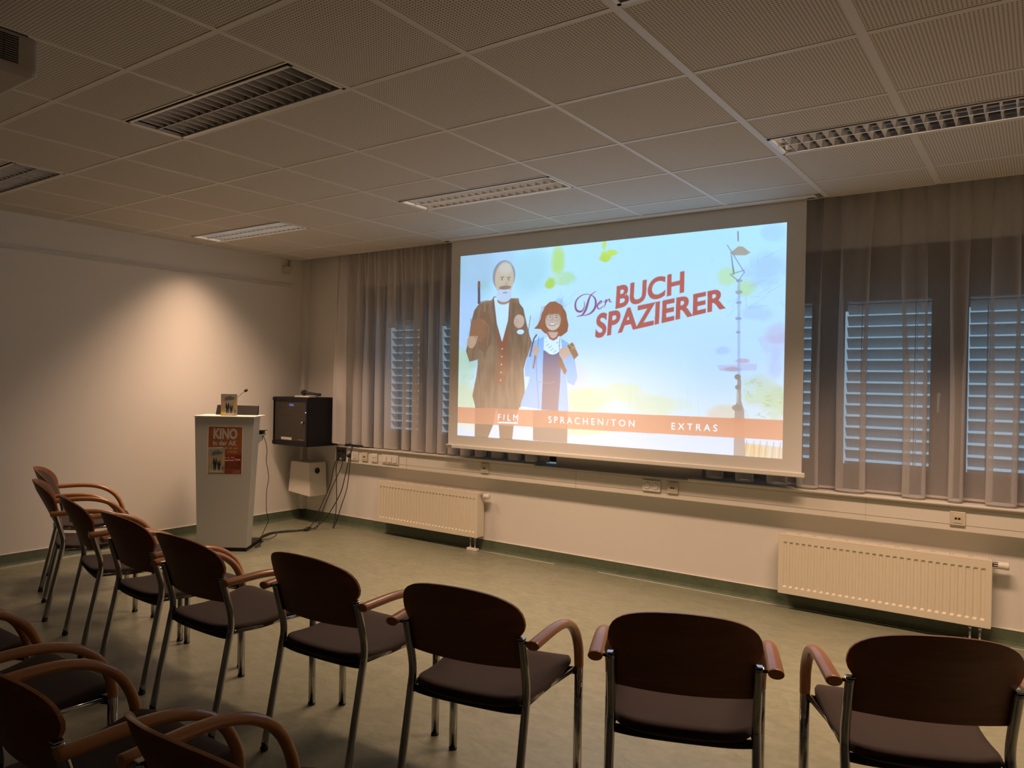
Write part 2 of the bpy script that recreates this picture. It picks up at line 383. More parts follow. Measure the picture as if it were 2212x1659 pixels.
# suspended ceiling: tiles with light openings left out
lights = {(-4, 0): 'a', (0, 0): 'b', (4, 0): 'c', (-4, 3): 'd', (0, 3): 'e', (4, 3): 'f', (8, 0): 'g', (8, 3): 'h', (0, -3): 'i', (4, -3): 'j'}
holes = set()
for (i, j) in lights:
    holes.add((i, j)); holes.add((i+1, j))
tl = MB()
for i in range(-5, 11):
    for j in range(-7, 6):
        x0, x1 = max(GX+i*U, 0), min(GX+(i+1)*U, XR); y0, y1 = max(GY+j*U, YB), min(GY+(j+1)*U, YE)
        if x1 <= x0 or y1 <= y0: continue
        if (i, j) in holes: y1 = y0+U/2          # luminaire fills the half towards the window
        if j == 5 and 0 <= i < 4: y1 = -.302     # screen cassette slot
        tl.box(x0, x1, y0, y1, HC, HC+.012)
struct(tl.build('ceiling', TILE))
br = MB(); bw = .012
def hbar(y, segs, wd=bw):
    for a, b in segs: br.box(a, b, y-wd, y+wd, HC-.0022, HC)
for j in range(-7, 6):
    y = GY+j*U; hbar(y, [(0, XR)])
for (i, j) in lights: hbar(GY+j*U+U/2-.006, [(GX+i*U, GX+(i+2)*U)], .006)
for i in range(-4, 11):
    x = GX+i*U; ys = [(YB, YE)]
    for (a, j) in lights:
        if i == a+1:
            n = []
            for (p, q) in ys:
                lo, hi = GY+j*U+U/2, GY+(j+1)*U
                if lo > p and hi < q: n += [(p, lo), (hi, q)]
                else: n.append((p, q))
            ys = n
    wd = .017 if i in (4, 5) else bw
    for p, q in ys: br.box(x-wd, x+wd, p, q, HC-.003, HC)
br.box(0, XR, YE-.012, YE, HC-.003, HC+.06).box(0, .018, YB, YE, HC-.003, HC)
struct(br.build('trim_4', BARM, bevel=.0006, seg=1), 'white grid bars of the suspended ceiling')
struct(MB().box(0, XR, YE-.2, .3, ZS, ZS+.1).box(0, XR, YB, YE-.2, ZS, ZS+.1).build('trim_5', WALL), 'slab above the suspended ceiling')

# ======================= LUMINAIRES =======================
TUBE_ON = mat('tube_glow', (.9, .88, .82), .4, emit=(1.0, .74, .52), estr=18)
TUBE_OFF = mat('tube_off', (.75, .75, .72), .3)
def luminaire(i, j, on, label, full=True):
    x0 = GX+i*U; y1 = GY+(j+1)*U; y0 = y1-U/2
    t = thing('ceiling_light', label, 'ceiling light', ((x0+U), (y0+y1)/2, HC), 0, None)
    L, Wd = U-.014, U/4-.012       # half sizes
    f = MB(); e = .016
    f.box(-L, L, -Wd, -Wd+e, -.005, .012).box(-L, L, Wd-e, Wd, -.005, .012).box(-L, -L+e, -Wd, Wd, -.005, .012).box(L-e, L, -Wd, Wd, -.005, .012)
    f.build('frame', mat('luminaire_frame', (.80, .79, .76), .3), t, bevel=.001)
    h = MB(); z1 = .085
    h.box(-L+.004, L-.004, -Wd+.004, Wd-.004, z1, z1+.004).box(-L+.004, L-.004, -Wd, -Wd+.004, .0, z1).box(-L+.004, L-.004, Wd-.004, Wd, .0, z1)
    h.box(-L, -L+.004, -Wd, Wd, 0, z1).box(L-.004, L, -Wd, Wd, 0, z1)
    h.build('housing', mat('housing_grey', (.12, .115, .11), .4), t)
    lv = MB(); W0 = Wd-e; n = 20
    def curve(side, c, hw):           # parabolic side reflector of one channel
        rows = []
        for k in range(7):
            q = k/6; yy = c+side*(hw-.016*q*q); rows.append([(-L+e, yy, .001+.05*q), (L-e, yy, .001+.05*q)])
        lv.grid(rows)
    for c in (-W0/2, W0/2):
        for sd in (-1, 1): curve(sd, c, W0/2-.002)
        for k in range(1, n):
            x = -L+e+(2*(L-e))*k/n
            pass
    lv.build('side_reflector', ALU, t)
    bl_ = MB(); bl_.box(-L+e, L-e, -.002, .002, -.0015, .03)
    for c in (-W0/2, W0/2):
        for k in range(1, n):
            x = -L+e+(2*(L-e))*k/n; a_, b_ = c-W0/2+.003, c+W0/2-.003; rows = []
            for q in range(9):                       # blade wedge shaped, thin lower edge
                yy = a_+(b_-a_)*q/8; dip = 0
                rows.append([(x-.0075, yy, .042), (x-.0015, yy, dip-.001), (x+.0015, yy, dip-.001), (x+.0075, yy, .042)])
            bl_.grid(rows, smooth=False)
    bo_ = bl_.build('louvre', BLADE, t); bo_.data.materials.append(mat('luminaire_frame', (.80, .79, .76), .3))
    for pg in bo_.data.polygons:
        if abs(pg.normal.z) > .9: pg.material_index = 1  # lower edges white, their light from the floor put into the colour
    for c in (-W0/2, W0/2):
        MB().tube([(-L+.03, c, .067), (L-.03, c, .067)], .008, 10).build('tube', TUBE_ON if on else TUBE_OFF, t)
    if on:
        ld = bpy.data.lights.new('lamp_light', 'AREA'); ld.shape = 'RECTANGLE'; ld.size = 2*(L-e); ld.size_y = 2*W0; ld.energy = LAMP_W*on; ld.color = WARM; ld.spread = math.radians(LAMP_SPREAD)
        lo = bpy.data.objects.new('lamp_light', ld); COL.objects.link(lo); lo.parent = t; lo.location = (0, 0, -.007)
    return t
luminaire(-4, 3, .72, 'twin louvre ceiling light nearest the corner, glowing bright at its left end')
luminaire(0, 3, 1.0, 'twin louvre ceiling light above the left part of the screen')
luminaire(4, 3, 1.0, 'silver louvre ceiling light at the right, above the right curtain')
luminaire(8, 3, .45, 'twin louvre ceiling light beyond the right edge')
luminaire(-4, 0, 0, 'louvre ceiling light cut by the left edge of the photo')
luminaire(0, 0, 0, 'large dark louvre ceiling light with unlit black cells, nearest the projector')
luminaire(4, 0, 0, 'ceiling light whose corner just shows at the top edge')

# ======================= WINDOWS =======================
GLASS = bpy.data.materials.new('window_glass'); GLASS.use_nodes = True
nt = GLASS.node_tree
for n_ in list(nt.nodes): nt.nodes.remove(n_)
o_ = nt.nodes.new('ShaderNodeOutputMaterial'); a_ = nt.nodes.new('ShaderNodeBsdfTransparent'); g_ = nt.nodes.new('ShaderNodeBsdfGlossy'); g_.inputs['Roughness'].default_value = .02
m_ = nt.nodes.new('ShaderNodeMixShader'); m_.inputs[0].default_value = .05; a_.inputs[0].default_value = (.92, .95, .95, 1)
nt.links.new(a_.outputs[0], m_.inputs[1]); nt.links.new(g_.outputs[0], m_.inputs[2]); nt.links.new(m_.outputs[0], o_.inputs[0])
ZP0, ZP1 = .985, 2.065
def window(nm, x0, x1, panes, label):
    f = MB(); yf, yb = .10, .17
    f.box(x0, x1, yf, yb, .82, ZP0-.05).box(x0, x1, yf-.03, yb, ZP1+.03, ZHEAD)
    xs = [x0]+[v for p in panes for v in p]+[x1]
    for k in range(0, len(xs), 2): f.box(xs[k], xs[k+1], yf, yb, ZP0-.05, ZP1+.03)
    o = f.build(nm, BROWNW, bevel=.003); struct(o, label)
    for a, b in panes:
        s = MB(); s.box(a-.012, a+.0, yf-.008, yb-.02, ZP0-.05, ZP1+.03).box(b, b+.012, yf-.008, yb-.02, ZP0-.05, ZP1+.03).box(a, b, yf-.008, yb-.02, ZP0-.05, ZP0).box(a, b, yf-.008, yb-.02, ZP1, ZP1+.03)
        so = s.build('sash', BROWNW, o, bevel=.002)
        MB().box(a, b, .13, .134, ZP0, ZP1).build('pane', GLASS, so)
        h = MB(); h.lathe((b+.05, yf-.012, 1.46), [(.012, -.02), (.012, .012)], 12, 'Y').tube([(b+.05, yf-.035, 1.46), (b+.05, yf-.035, 1.35)], .007, 8)
        h.build('handle', WHITE, so)
    # window board (sill) in front and under the frame
    return o
P1 = [(1.045, 1.56), (1.755, 2.27), (2.465, 2.98)]; P2 = [(4.64, 5.152), (5.351, 5.87), (6.067, 6.58), (6.78, 7.29), (7.49, 8.0)]
w1 = window('window_1', W1[0], W1[1], P1, 'dark wooden window behind the left curtain')
w2 = window('window_2', W2[0], W2[1], P2, 'dark wooden window behind the right curtain')
def sill(w_, a, b):
    s = MB(); s.prism([(a+.0, -.10), (a+.015, -.113), (b-.015, -.113), (b, -.10), (b, .105), (a, .105)], 'Z', .8005, .815)
    s.build('window_sill', SILL, w_, bevel=.004)
sill(w1, .66, 3.02); sill(w2, 4.36, 8.3)
# exterior venetian blinds
def blind(a, b, label, tilt=49):
    t = thing('venetian_blind', label, 'blind', ((a+b)/2, .235, ZP0-.03), 0, None)
    s = MB(); hw = (b-a)/2-.002; n = 15; pitch = .0755; ch = .082; T = math.radians(tilt)
    for k in range(n+1):
        z = .01+k*pitch; rows = []
        for q in range(6):
            u = (q/5-.5)*ch; crown = .006*(1-(2*q/5-1)**2)
            # inner edge high, outer edge low
            yy = -u*math.cos(T)+crown*math.sin(T)*-1; zz = u*math.sin(T)+crown*math.cos(T)
            rows.append([(-hw, yy, z+zz), (hw, yy, z+zz)])
        s.grid(rows)
    s.build('slats', SLAT, t)
    g = MB()
    for x in (-hw*.62, hw*.62): g.box(x-.002, x+.002, -.045, -.043, 0, 1.17).box(x-.002, x+.002, .043, .045, 0, 1.17)
    g.build('ladder_cord', BLACKP, t)
    MB().box(-hw, hw, -.03, .03, -.03, -.012).build('bottom_rail', SLAT, t)
    return t
bl = [(P1[0], 'grey blind at the far left pane, behind the left curtain', .03), (P1[1], 'grey blind in the middle pane of the left window', .0),
      (P1[2], 'grey blind at the left window pane covered by the screen', 0), (P2[0], 'grey blind showing as a thin strip at the right edge of the screen', 0),
      (P2[1], 'grey blind in the first full pane right of the screen', 0), (P2[2], 'grey blind in the pane at the right edge of the photo', 0),
      (P2[3], 'grey blind past the right edge of the photo', 0)]
for (a, b), lb, gap in bl: blind(a+gap, b, lb)
out = MB(); out.box(W1[0], W1[1], .30, .32, 2.02, ZHEAD).box(W2[0], W2[1], .30, .32, 2.02, ZHEAD)
struct(out.build('trim_6', BROWNW), 'dark casing boards over the blinds')

# ======================= CURTAINS =======================
def curtain(name, folds, x_end, label, top_pitch=.085, yb=-.015, yf=-.088, zt=2.80, zb=.828, flare=.0, ytop=-.075, cloth=None):
    """folds: list of (centre x, width) of the forward pleats at the hem"""
    hem = []; top = []; x_start = folds[0][0]-folds[0][1]*.5-.03
    hem.append((x_start, yb)); top.append(x_start+flare)
    for i, (c, wd) in enumerate(folds):
        d = random.uniform(-.012, .012)
        lo = (folds[i-1][0]+c)/2 if i else x_start+flare; hi = (folds[i+1][0]+c)/2 if i < len(folds)-1 else x_end
        hem += [(c-wd*.34, yb+random.uniform(-.01, .012)), (c-wd*.52, (yb+yf)/2), (c-wd*.46, yf+.012+d), (c-wd*.2, yf+d), (c+wd*.2, yf+d+random.uniform(-.006, .006)), (c+wd*.46, yf+.012+d), (c+wd*.52, (yb+yf)/2), (c+wd*.34, yb+random.uniform(-.01, .012))]
        top += [lo+(hi-lo)*(k+1)/9 for k in range(8)]
    hem.append((x_end, yb)); top.append(x_end)
    hm = catmull([(x, y, 0) for x, y in hem], 5); tp = catmull([(x, 0, 0) for x in top], 5); n = len(hm)
    x0t, x1t = tp[0].x, tp[-1].x
    rows = []; nz = 26
    for k in range(nz+1):
        q = k/nz; z = zt+(zb-zt)*q; a = min(1, q*1.5)**.7; row = []
        for i, p in enumerate(hm):
            s = i/(n-1); xt = tp[i].x; yt = ytop+.022*math.cos(2*math.pi*(xt-x0t)/top_pitch)
            sw = .004*math.sin(9*s+5*q)*q
            row.append((xt*(1-a)+p.x*a+sw, yt*(1-a)+p.y*a, z))
        rows.append(row)
    t = thing(name, label, 'curtain', (0, 0, 0), 0)
    m = MB(); m.grid(rows); m.build('fabric', cloth or SHEER, t)
    hb = MB(); b = rows[-1]; a_ = [(p[0], p[1]-.0012, p[2]+.014) for p in b]; c_ = [(p[0], p[1]-.0012, p[2]-.001) for p in b]
    hb.grid([a_, c_]); hb.build('hem', mat('curtain_hem', (.55, .50, .45), .9), t)
    r = MB(); r.box(min(x0t, hm[0].x)-.02, x1t+.02, ytop-.012, ytop+.012, zt-.004, zt+.02); r.build('curtain_rail', TRUNK, t)
    return t
# leftmost single panel, hanging in front of the wall and cabinet
curtain('sheer_curtain', [(.725, .185)], .81, 'narrow end panel of sheer curtain beside the black wall cabinet', top_pitch=.06, zb=.842, yb=-.135, yf=-.170, ytop=-.10, cloth=SHEER_D)
lf = [(.885, .13), (1.03, .115), (1.185, .11), (1.345, .17), (1.53, .085), (1.70, .15), (1.86, .10), (1.99, .10), (2.12, .10), (2.28, .12), (2.44, .1), (2.62, .12), (2.8, .12), (2.97, .1)]
curtain('sheer_curtain', lf, 3.12, 'dense sheer curtain over the window left of the screen', top_pitch=.07, cloth=SHEER_D)
rf = [(4.55, .12), (4.76, .12), (4.98, .13), (5.175, .13), (5.44, .17), (5.805, .125), (6.03, .075), (6.262, .15), (6.5, .12), (6.74, .15), (7.0, .14), (7.3, .15), (7.6, .14), (7.9, .14)]
curtain('sheer_curtain', rf, 8.3, 'wide sheer curtain over the window right of the screen', top_pitch=.125, yb=-.012, yf=-.092)

# ======================= CABLE DUCT ON THE WALL =======================
d = MB(); d.box(.60, XR, -.085, 0, .650, .800)
tr = struct(d.build('trim_7', TRUNK, bevel=.003), 'white cable duct running below the window sills')
l = MB(); l.box(.602, XR, -.0865, -.085, .6885, .690).box(.602, XR, -.0865, -.085, .7835, .785)
for x in (1.583, 3.42, 5.545, 7.3): l.box(x-.0007, x+.0007, -.0865, -.0005, .65, .80)
l.build('duct_seam', mat('duct_seam_line', (.42, .38, .32), .6), tr)

# ======================= PROJECTION SCREEN =======================
SX0, SX1, SZ0, SY = 2.188, 5.178, .93, -.205
scr = thing('projection_screen', 'pull-down projection screen showing a film menu in front of the window wall', 'projection screen', ((SX0+SX1)/2, SY, SZ0))
cx = (SX0+SX1)/2; hw = (SX1-SX0)/2
SCRM = mat('screen_white_vinyl', (.80, .795, .78), .8, spec=.2)
MB().box(-hw, hw, 0, .0012, 0, HC+.04-SZ0).build('screen_fabric', SCRM, scr)
bb = MB(); bb.box(-hw-.02, hw+.02, -.012, .012, -.028, .004)
bo = bb.build('bottom_bar', mat('bar_white_metal', (.80, .78, .72), .3), scr, bevel=.006, seg=3)
MB().box(-hw-.017, -hw+.045, -.0135, -.012, -.021, -.004).build('end_label', BLACKP, bo)
lg = [[(-hw-.012+.014*k+x/1000, -.0142, -.017+z/1000) for (x, z) in ((0, 0), (9, 0), (9, 9), (0, 9))] for k in range(4)]
m = MB()
for k, q in enumerate(lg): m.add(q, [(0, 1, 2, 3)])
m.build('lettering', WHITE, bo)
cs = MB(); cs.box(-hw-.06, hw+.07, -.095, .028, HC-SZ0-.006, HC-SZ0+.12)
# slit through which the fabric drops is left by two cover strips
cs = MB(); z0 = HC-SZ0
cs.box(-hw-.06, hw+.07, -.097, -.012, z0-.006, z0+.09).box(-hw-.06, hw+.07, .014, .028, z0-.006, z0+.09).box(-hw-.06, hw+.07, -.097, .028, z0+.085, z0+.09)
cs.build('cassette', BARM, scr, bevel=.003)
MB().box(-hw-.045, -hw-.005, -.05, -.02, z0-.0085, z0-.006).build('end_bracket', BLACKM, scr); MB().box(hw+.01, hw+.055, -.03, -.02, z0-.0085, z0-.006).build('end_bracket', BLACKM, scr)
ART={'coat':[(78,271),(125,259),(134,236),(165,252),(192,250),(216,256),(244,310),(256,388),(269,457),(281,508),(259,568),(248,628),(253,713),(255,765),(242,825),(209,853),(155,857),(70,836),(58,774),(71,674),(79,576),(44,589),(29,530),(39,467),(47,377),(59,306)],
'leg1':[(69,827),(150,840),(140,929),(121,1001),(70,999)],
'leg2':[(156,840),(236,826),(217,913),(212,1002),(166,1001)],
'shirt':[(134,242),(192,252),(189,367),(168,484),(143,364)],
'vest':[(144,382),(168,484),(189,384),(196,628),(179,716),(145,708)],
'lapel1':[(134,242),(147,382),(151,506),(147,682),(139,682),(137,452),(124,328)],
'lapel2':[(192,252),(210,334),(199,454),(199,628),(193,628),(188,402)],
'cane':[(71,150),(80,151),(82,272),(72,271)],
'canetop':[(71,147),(80,148),(81,182),(71,181)],
'hatbrim':[(82,307),(114,327),(132,399),(128,487),(104,545),(85,522),(74,450)],
'hatcrown':[(52,368),(73,347),(101,362),(109,442),(90,486),(55,459),(43,413)],
'bob':[(318,307),(335,283),(354,281),(377,303),(391,345),(400,404),(397,437),(376,461),(343,451),(320,442),(306,420),(283,417),(297,394),(308,357)],
'fringe':[(322,341),(332,295),(354,286),(374,311),(379,355),(363,345),(341,347),(325,351)],
'gneck':[(331,434),(365,439),(365,477),(350,493),(335,476)],
'tee':[(318,469),(335,478),(350,493),(368,479),(377,475),(381,535),(351,553),(321,539)],
'dress':[(314,526),(351,553),(378,533),(377,676),(371,836),(314,835),(316,669)],
'jackL':[(318,459),(278,484),(265,542),(252,619),(254,666),(272,666),(276,627),(267,700),(250,765),(239,821),(314,835),(314,711),(317,543)],
'jackR':[(376,470),(399,494),(423,577),(433,667),(422,708),(401,696),(395,651),(401,741),(407,837),(372,839),(378,676),(381,535)],
'book1':[(397,508),(415,491),(435,556),(421,578)],
'book2':[(364,578),(378,568),(398,636),(390,655)],
'gleg':[(284,840),(403,832),(403,998),(287,997)],
'band':[(-7,841),(1006,835),(1005,920),(-6,930)],
'road':[(-6,930),(1005,920),(1005,999),(-5,1001)],
'post_lo':[(883,800),(887,757),(888,664),(897,664),(898,757),(906,799),(911,1005),(882,1001)],
'post_mid':[(883,242),(890,242),(895,664),(888,664)],
'lamproof':[(862,111),(884,84),(895,87),(914,116),(903,126),(874,122)],
'lamparm':[(865,117),(867,116),(876,205),(872,206)],
'roofA':[(935,483),(1002,467),(1003,544),(951,550)],
'roofB':[(835,604),(936,596),(935,626),(843,630)],
'houseA':[(953,550),(1002,544),(1003,654),(956,662)],
'kiosk':[(855,630),(932,626),(933,727),(860,730)],
'T_BUCH':[(551,223),(745,173),(745,273),(548,336)],
'T_SPAZ':[(491,354),(854,260),(855,354),(486,477)],
'T_ER':[(486,286),(535,283),(530,315),(487,336)],
'FILM':[(159,870),(232,867),(232,901),(158,904)],
'ULINE':[(158,911),(232,908),(232,915),(159,918)],
'SPR':[(338,867),(612,867),(612,898),(339,902)],
'EXT':[(717,869),(840,868),(839,899),(717,900)],
'Dstem':[(483,247),(475,278),(469,318),(456,350),(439,365),(427,363)],
'Dbowl':[(427,363),(450,359),(476,335),(486,295),(481,263),(464,245),(443,251),(425,282),(423,319),(434,338),(449,329)]}
ELL={'hair':(170,130,42,83),
'head':(172,146,35,88),
'pate':(176,91,30,44),
'beard':(172,233,29,37),
'stache':(175,193,22,11),
'neck':(165,269,21,26),
'eye1':(164,149,5,4),
'eye2':(188,154,5,4),
'nose':(180,175,5,14),
'hand1':(50,481,17,34),
'hand2':(229,376,19,36),
'cuff':(235,432,13,13),
'gface':(348,379,26,50),
'gl1':(337,361,12,17),
'gl2':(360,365,12,17),
'ge1':(338,360,3,4),
'ge2':(359,364,3,4),
'smile':(346,399,12,7),
'gh1':(292,530,9,29),
'gh2':(389,544,18,31),
'chop':(176,220,10,4)}

def film_picture():
    P = Paint(1560, 880); X, Y = P.X, P.Y; n1 = P.noise(5, 3, 1.7); n2 = P.noise(14, 5, 1.7); n3 = P.noise(40, 8, 1.7)
    top = np.array((205, 240, 252.)); mid = np.array((222, 232, 250.)); bot = np.array((240, 228, 205.))
    t = Y[..., None]; a = np.where(t < .6, top+(mid-top)*(t/.6), mid+(bot-mid)*((t-.6)/.4)); P.a = a*(1-.05*(n1[..., None]-.5))
    B = P.blob
    B(.0, .1, .16, .3, (150, 190, 175), .75, n1, .35); B(.1, .05, .12, .12, (190, 205, 225), .7, n2, .3); B(.02, .35, .08, .25, (190, 205, 235), .8, n1, .2)
    B(.02, .62, .07, .14, (200, 212, 150), .7, n2, .4); B(.02, .78, .1, .1, (228, 214, 150), .7, n1, .35); B(.06, .5, .04, .2, (160, 200, 190), .5, n2, .4)
    B(.27, .12, .09, .2, (175, 215, 205), .6, n1, .4); B(.36, .08, .035, .1, (205, 230, 110), .9, n2, .42); B(.385, .17, .05, .05, (200, 228, 140), .7, n3, .45)
    B(.335, .185, .022, .035, (195, 220, 70), .95, n3, .35); B(.525, .058, .035, .022, (222, 232, 70), 1, n3, .42); B(.512, .083, .022, .025, (215, 225, 60), 1, n3, .4); B(.51, .02, .008, .03, (222, 232, 90), .9, n3, .3)
    B(.37, .3, .03, .05, (150, 190, 200), .5, n3, .5); B(.30, .42, .05, .1, (200, 220, 225), .6, n2, .4)
    B(.86, .21, .035, .06, (215, 235, 150), .7, n2, .4); B(.905, .27, .035, .05, (210, 232, 140), .7, n2, .42)
    B(.95, .2, .07, .12, (185, 205, 235), .6, n3, .5); B(.97, .04, .04, .05, (190, 215, 240), .6, n2, .4); B(.93, .38, .05, .05, (190, 205, 240), .5, n3, .45)
    B(.45, .78, .12, .08, (240, 222, 150), .75, n2, .38); B(.56, .74, .1, .07, (245, 230, 165), .7, n2, .42); B(.68, .79, .12, .06, (238, 226, 170), .7, n2, .4)
    B(.42, .66, .05, .1, (235, 215, 215), .6, n2, .4); B(.99, .75, .06, .1, (210, 210, 150), .8, n3, .42); B(.93, .72, .05, .08, (222, 220, 170), .8, n3, .4); B(.86, .82, .06, .05, (245, 205, 170), .8, n2, .42); B(.95, .68, .05, .05, (225, 220, 190), .7, n3, .42)
    rng = np.random.RandomState(4)
    for k in range(26): x = rng.uniform(.38, .8); P.stroke([(x, rng.uniform(.66, .76)), (x+rng.uniform(-.004, .004), .83)], rng.uniform(.001, .003), (215, 215, 190), .35)
    for k in range(16): x = rng.uniform(.82, 1); y = rng.uniform(.1, .35); P.stroke([(x, y), (x+rng.uniform(-.05, .02), y+rng.uniform(0, .06))], .0012, (150, 170, 205), .4)
    for k in range(8): P.stroke([(.345+.004*k, .34), (.37+rng.uniform(0, .05), .26+rng.uniform(-.03, .05))], .0012, (120, 140, 150), .3)
    P.poly(ART['houseA'], (222, 222, 246), .6); P.poly(ART['roofA'], (226, 190, 215), .35); B(.985, .47, .035, .05, (225, 165, 185), .35, n3, .35); P.poly(ART['roofB'], (214, 190, 205), .6); B(.87, .622, .03, .012, (200, 150, 160), .7, n3, .3); B(.90, .585, .02, .012, (225, 150, 160), .6, n2, .3); P.poly(ART['kiosk'], (222, 230, 232), .4); B(.85, .54, .025, .025, (180, 195, 225), .5, n3, .4); B(.98, .6, .02, .08, (200, 190, 215), .4, n3, .4)
    for k in range(60): x = rng.uniform(.9, 1.0); y = rng.uniform(.66, .84); P.stroke([(x, y), (x+rng.uniform(-.012, .012), y+rng.uniform(-.01, .01))], .003, ((175, 180, 110), (235, 215, 180), (225, 190, 190), (200, 200, 150))[k % 4], .45)
    for k in range(40): x = rng.uniform(0, .07); y = rng.uniform(.5, .86); P.stroke([(x, y), (x+rng.uniform(-.012, .012), y+rng.uniform(-.02, .02))], .003, ((200, 215, 120), (235, 220, 150), (170, 200, 150))[k % 3], .4)
    P.poly(ART['road'], (226, 220, 228)); B(.42, .93, .16, .03, (250, 215, 140), .7, n2, .35); B(.05, .93, .1, .05, (250, 225, 175), .6, n2, .4); B(.62, .95, .2, .012, (215, 215, 235), .5, n3, .45); B(.93, .97, .04, .03, (250, 190, 110), .5, n3, .4)
    P.poly([(905, 940), (1000, 950), (1000, 1000), (905, 1000)], (235, 150, 60), .45)
    for k in range(12): P.stroke([(.915+.008*k, .93), (.913+.008*k+rng.uniform(-.004, .004), 1)], .0016, (250, 225, 180) if k % 2 else (190, 120, 70), .7)
    # street lamp
    P.poly(ART['post_mid'], (165, 170, 200), .55)
    for (x, y, r) in ((.8875, .235, .008), (.8875, .285, .009), (.8875, .33, .007), (.8875, .40, .008), (.8875, .46, .006)): P.ell((x, y, r, r*.9), (140, 145, 170), .7, k=1)
    P.poly(ART['post_lo'], (158, 128, 116), .9); P.ell((.8885, .655, .008, .012), (150, 115, 100), .9, k=1); P.ell((.8885, .70, .006, .010), (150, 115, 100), .9, k=1); P.ell((.8885, .79, .013, .014), (150, 115, 98), .9, k=1); P.ell((.8885, .845, .015, .012), (150, 115, 98), .9, k=1); P.ell((.8885, .74, .003, .03), (215, 200, 190), .6, k=1)
    P.poly(ART['lamproof'], (188, 164, 140)); P.poly(ART['lamparm'], (120, 130, 150)); P.stroke([(.882, .02), (.883, .06)], .003, (140, 130, 130)); P.stroke([(.856, .075), (.9, .2), (.885, .235), (.865, .205), (.9, .19)], .002, (130, 140, 160), .9)
    # older man and child, plain generic figures
    coat = (122, 80, 58)
    P.poly(ART['leg1'], (72, 45, 32)); P.poly(ART['leg2'], (72, 45, 32)); P.poly(ART['cane'], (40, 45, 75)); P.poly(ART['canetop'], (130, 50, 50))
    P.poly(ART['coat'], coat); P.ell(ELL['neck'], (190, 120, 85)); P.poly(ART['vest'], (138, 56, 36)); P.poly(ART['shirt'], (226, 238, 252)); P.ell((ELL['neck'][0]+6, ELL['neck'][1]-8, 24, 22), (190, 125, 90))
    P.poly(ART['lapel1'], (122, 80, 58)); P.poly(ART['lapel2'], (118, 76, 54))
    cs_ = n2-.5
    P.blend(P.poly_mask([(p[0]*.001, p[1]*.001) for p in ART['coat']])*np.clip(cs_*2.2, 0, .35), (165, 120, 85))
    cm_ = P.poly_mask([(q_[0]*.001, q_[1]*.001) for q_ in ART['coat']]) & (P.X > .0) & ~P.poly_mask([(q_[0]*.001, q_[1]*.001) for q_ in ART['shirt']]) & ~P.poly_mask([(q_[0]*.001, q_[1]*.001) for q_ in ART['vest']])
    st_ = P.noise(120, 21, 12.0, 3)-.5; P.blend(cm_*np.clip(st_*1.6, 0, .45), (60, 36, 26)); P.blend(cm_*np.clip(-st_*1.3, 0, .35), (172, 132, 104))
    for sd in (0, 1):
        x0_, x1_ = ((.045, .085), (.24, .27))[sd]; P.stroke([(x0_ if sd == 0 else x1_, .35), ((x0_+x1_)/2, .52)], .0022, (70, 44, 34), .6)
    P.stroke([(.083, .262), (.075, .30), (.06, .33)], .0022, (70, 44, 34), .7); P.stroke([(.222, .262), (.228, .33), (.232, .36)], .0024, (90, 56, 42), .7)
    P.poly([(82, 262), (104, 255), (132, 258), (128, 272), (92, 280)], (150, 98, 70), .8); P.poly([(200, 252), (226, 254), (230, 282), (206, 276)], (150, 90, 62), .8)
    for k in range(5): P.ell((169+k*-1, 520+k*42, 2.6, 4), (240, 215, 170))
    for p, q in (((75, 560), (95, 820)), ((110, 600), (120, 840)), ((215, 560), (222, 790)), ((236, 470), (262, 560))): P.stroke([(p[0]/1000, p[1]/1000), (q[0]/1000, q[1]/1000)], .0016, (55, 32, 24), .7)
    P.poly(ART['hatbrim'], (120, 72, 48)); P.poly(ART['hatcrown'], (150, 82, 52)); P.stroke([(.095, .36), (.115, .40), (.112, .5)], .002, (190, 130, 90), .6)
    P.ell(ELL['hand1'], (214, 148, 112)); P.ell(ELL['hand2'], (228, 172, 142)); P.ell(ELL['cuff'], (228, 236, 250))
    for k in range(4): P.stroke([(.048+k*.006, .49), (.055+k*.006, .45)], .0032, (222, 160, 125))
    for k in range(4): P.stroke([(.212, .365+.012*k), (.228, .37+.012*k)], .001, (170, 110, 85), .8)
    P.ell((ELL['hair'][0]-26, ELL['hair'][1]+8, 5, 14), (222, 160, 130)); P.ell((ELL['hair'][0]+27, ELL['hair'][1]+8, 5, 14), (222, 160, 130)); P.ell(ELL['hair'], (150, 145, 150)); P.ell(ELL['head'], (232, 186, 150)); P.ell(ELL['pate'], (238, 205, 180), .9, soft=.5)
    P.ell(ELL['beard'], (214, 216, 226)); P.ell(ELL['stache'], (150, 115, 98)); P.ell(ELL['chop'], (205, 140, 120)); P.ell(ELL['nose'], (222, 160, 125), .9, soft=.4)
    for e in ('eye1', 'eye2'):
        x, y, a_, b_ = ELL[e]; P.ell((x, y-3, a_*1.7, b_*2.2), (196, 140, 110), .7, soft=.6); P.ell((x, y, a_, b_), (240, 235, 230)); P.ell((x, y, a_*.5, b_), (50, 40, 40)); P.stroke([((x-6)/1000, (y-12)/1000), ((x+6)/1000, (y-14)/1000)], .0022, (120, 95, 85))
    # child
    P.poly(ART['gleg'], (110, 84, 74)); P.poly(ART['bob'], (158, 72, 38)); P.ell((ELL['gface'][0]+2, ELL['gface'][1]-14, 44, 68), (158, 72, 38)); P.poly(ART['gneck'], (222, 165, 135)); P.poly(ART['tee'], (250, 250, 255))
    P.stroke([(.327, .427), (.338, .443), (.352, .445), (.366, .43)], .004, (190, 60, 60))
    for k in range(22): P.ell((325+(k*17) % 46, 458+(k*29) % 40, 1.6, 2.6), (110, 130, 180), .8)
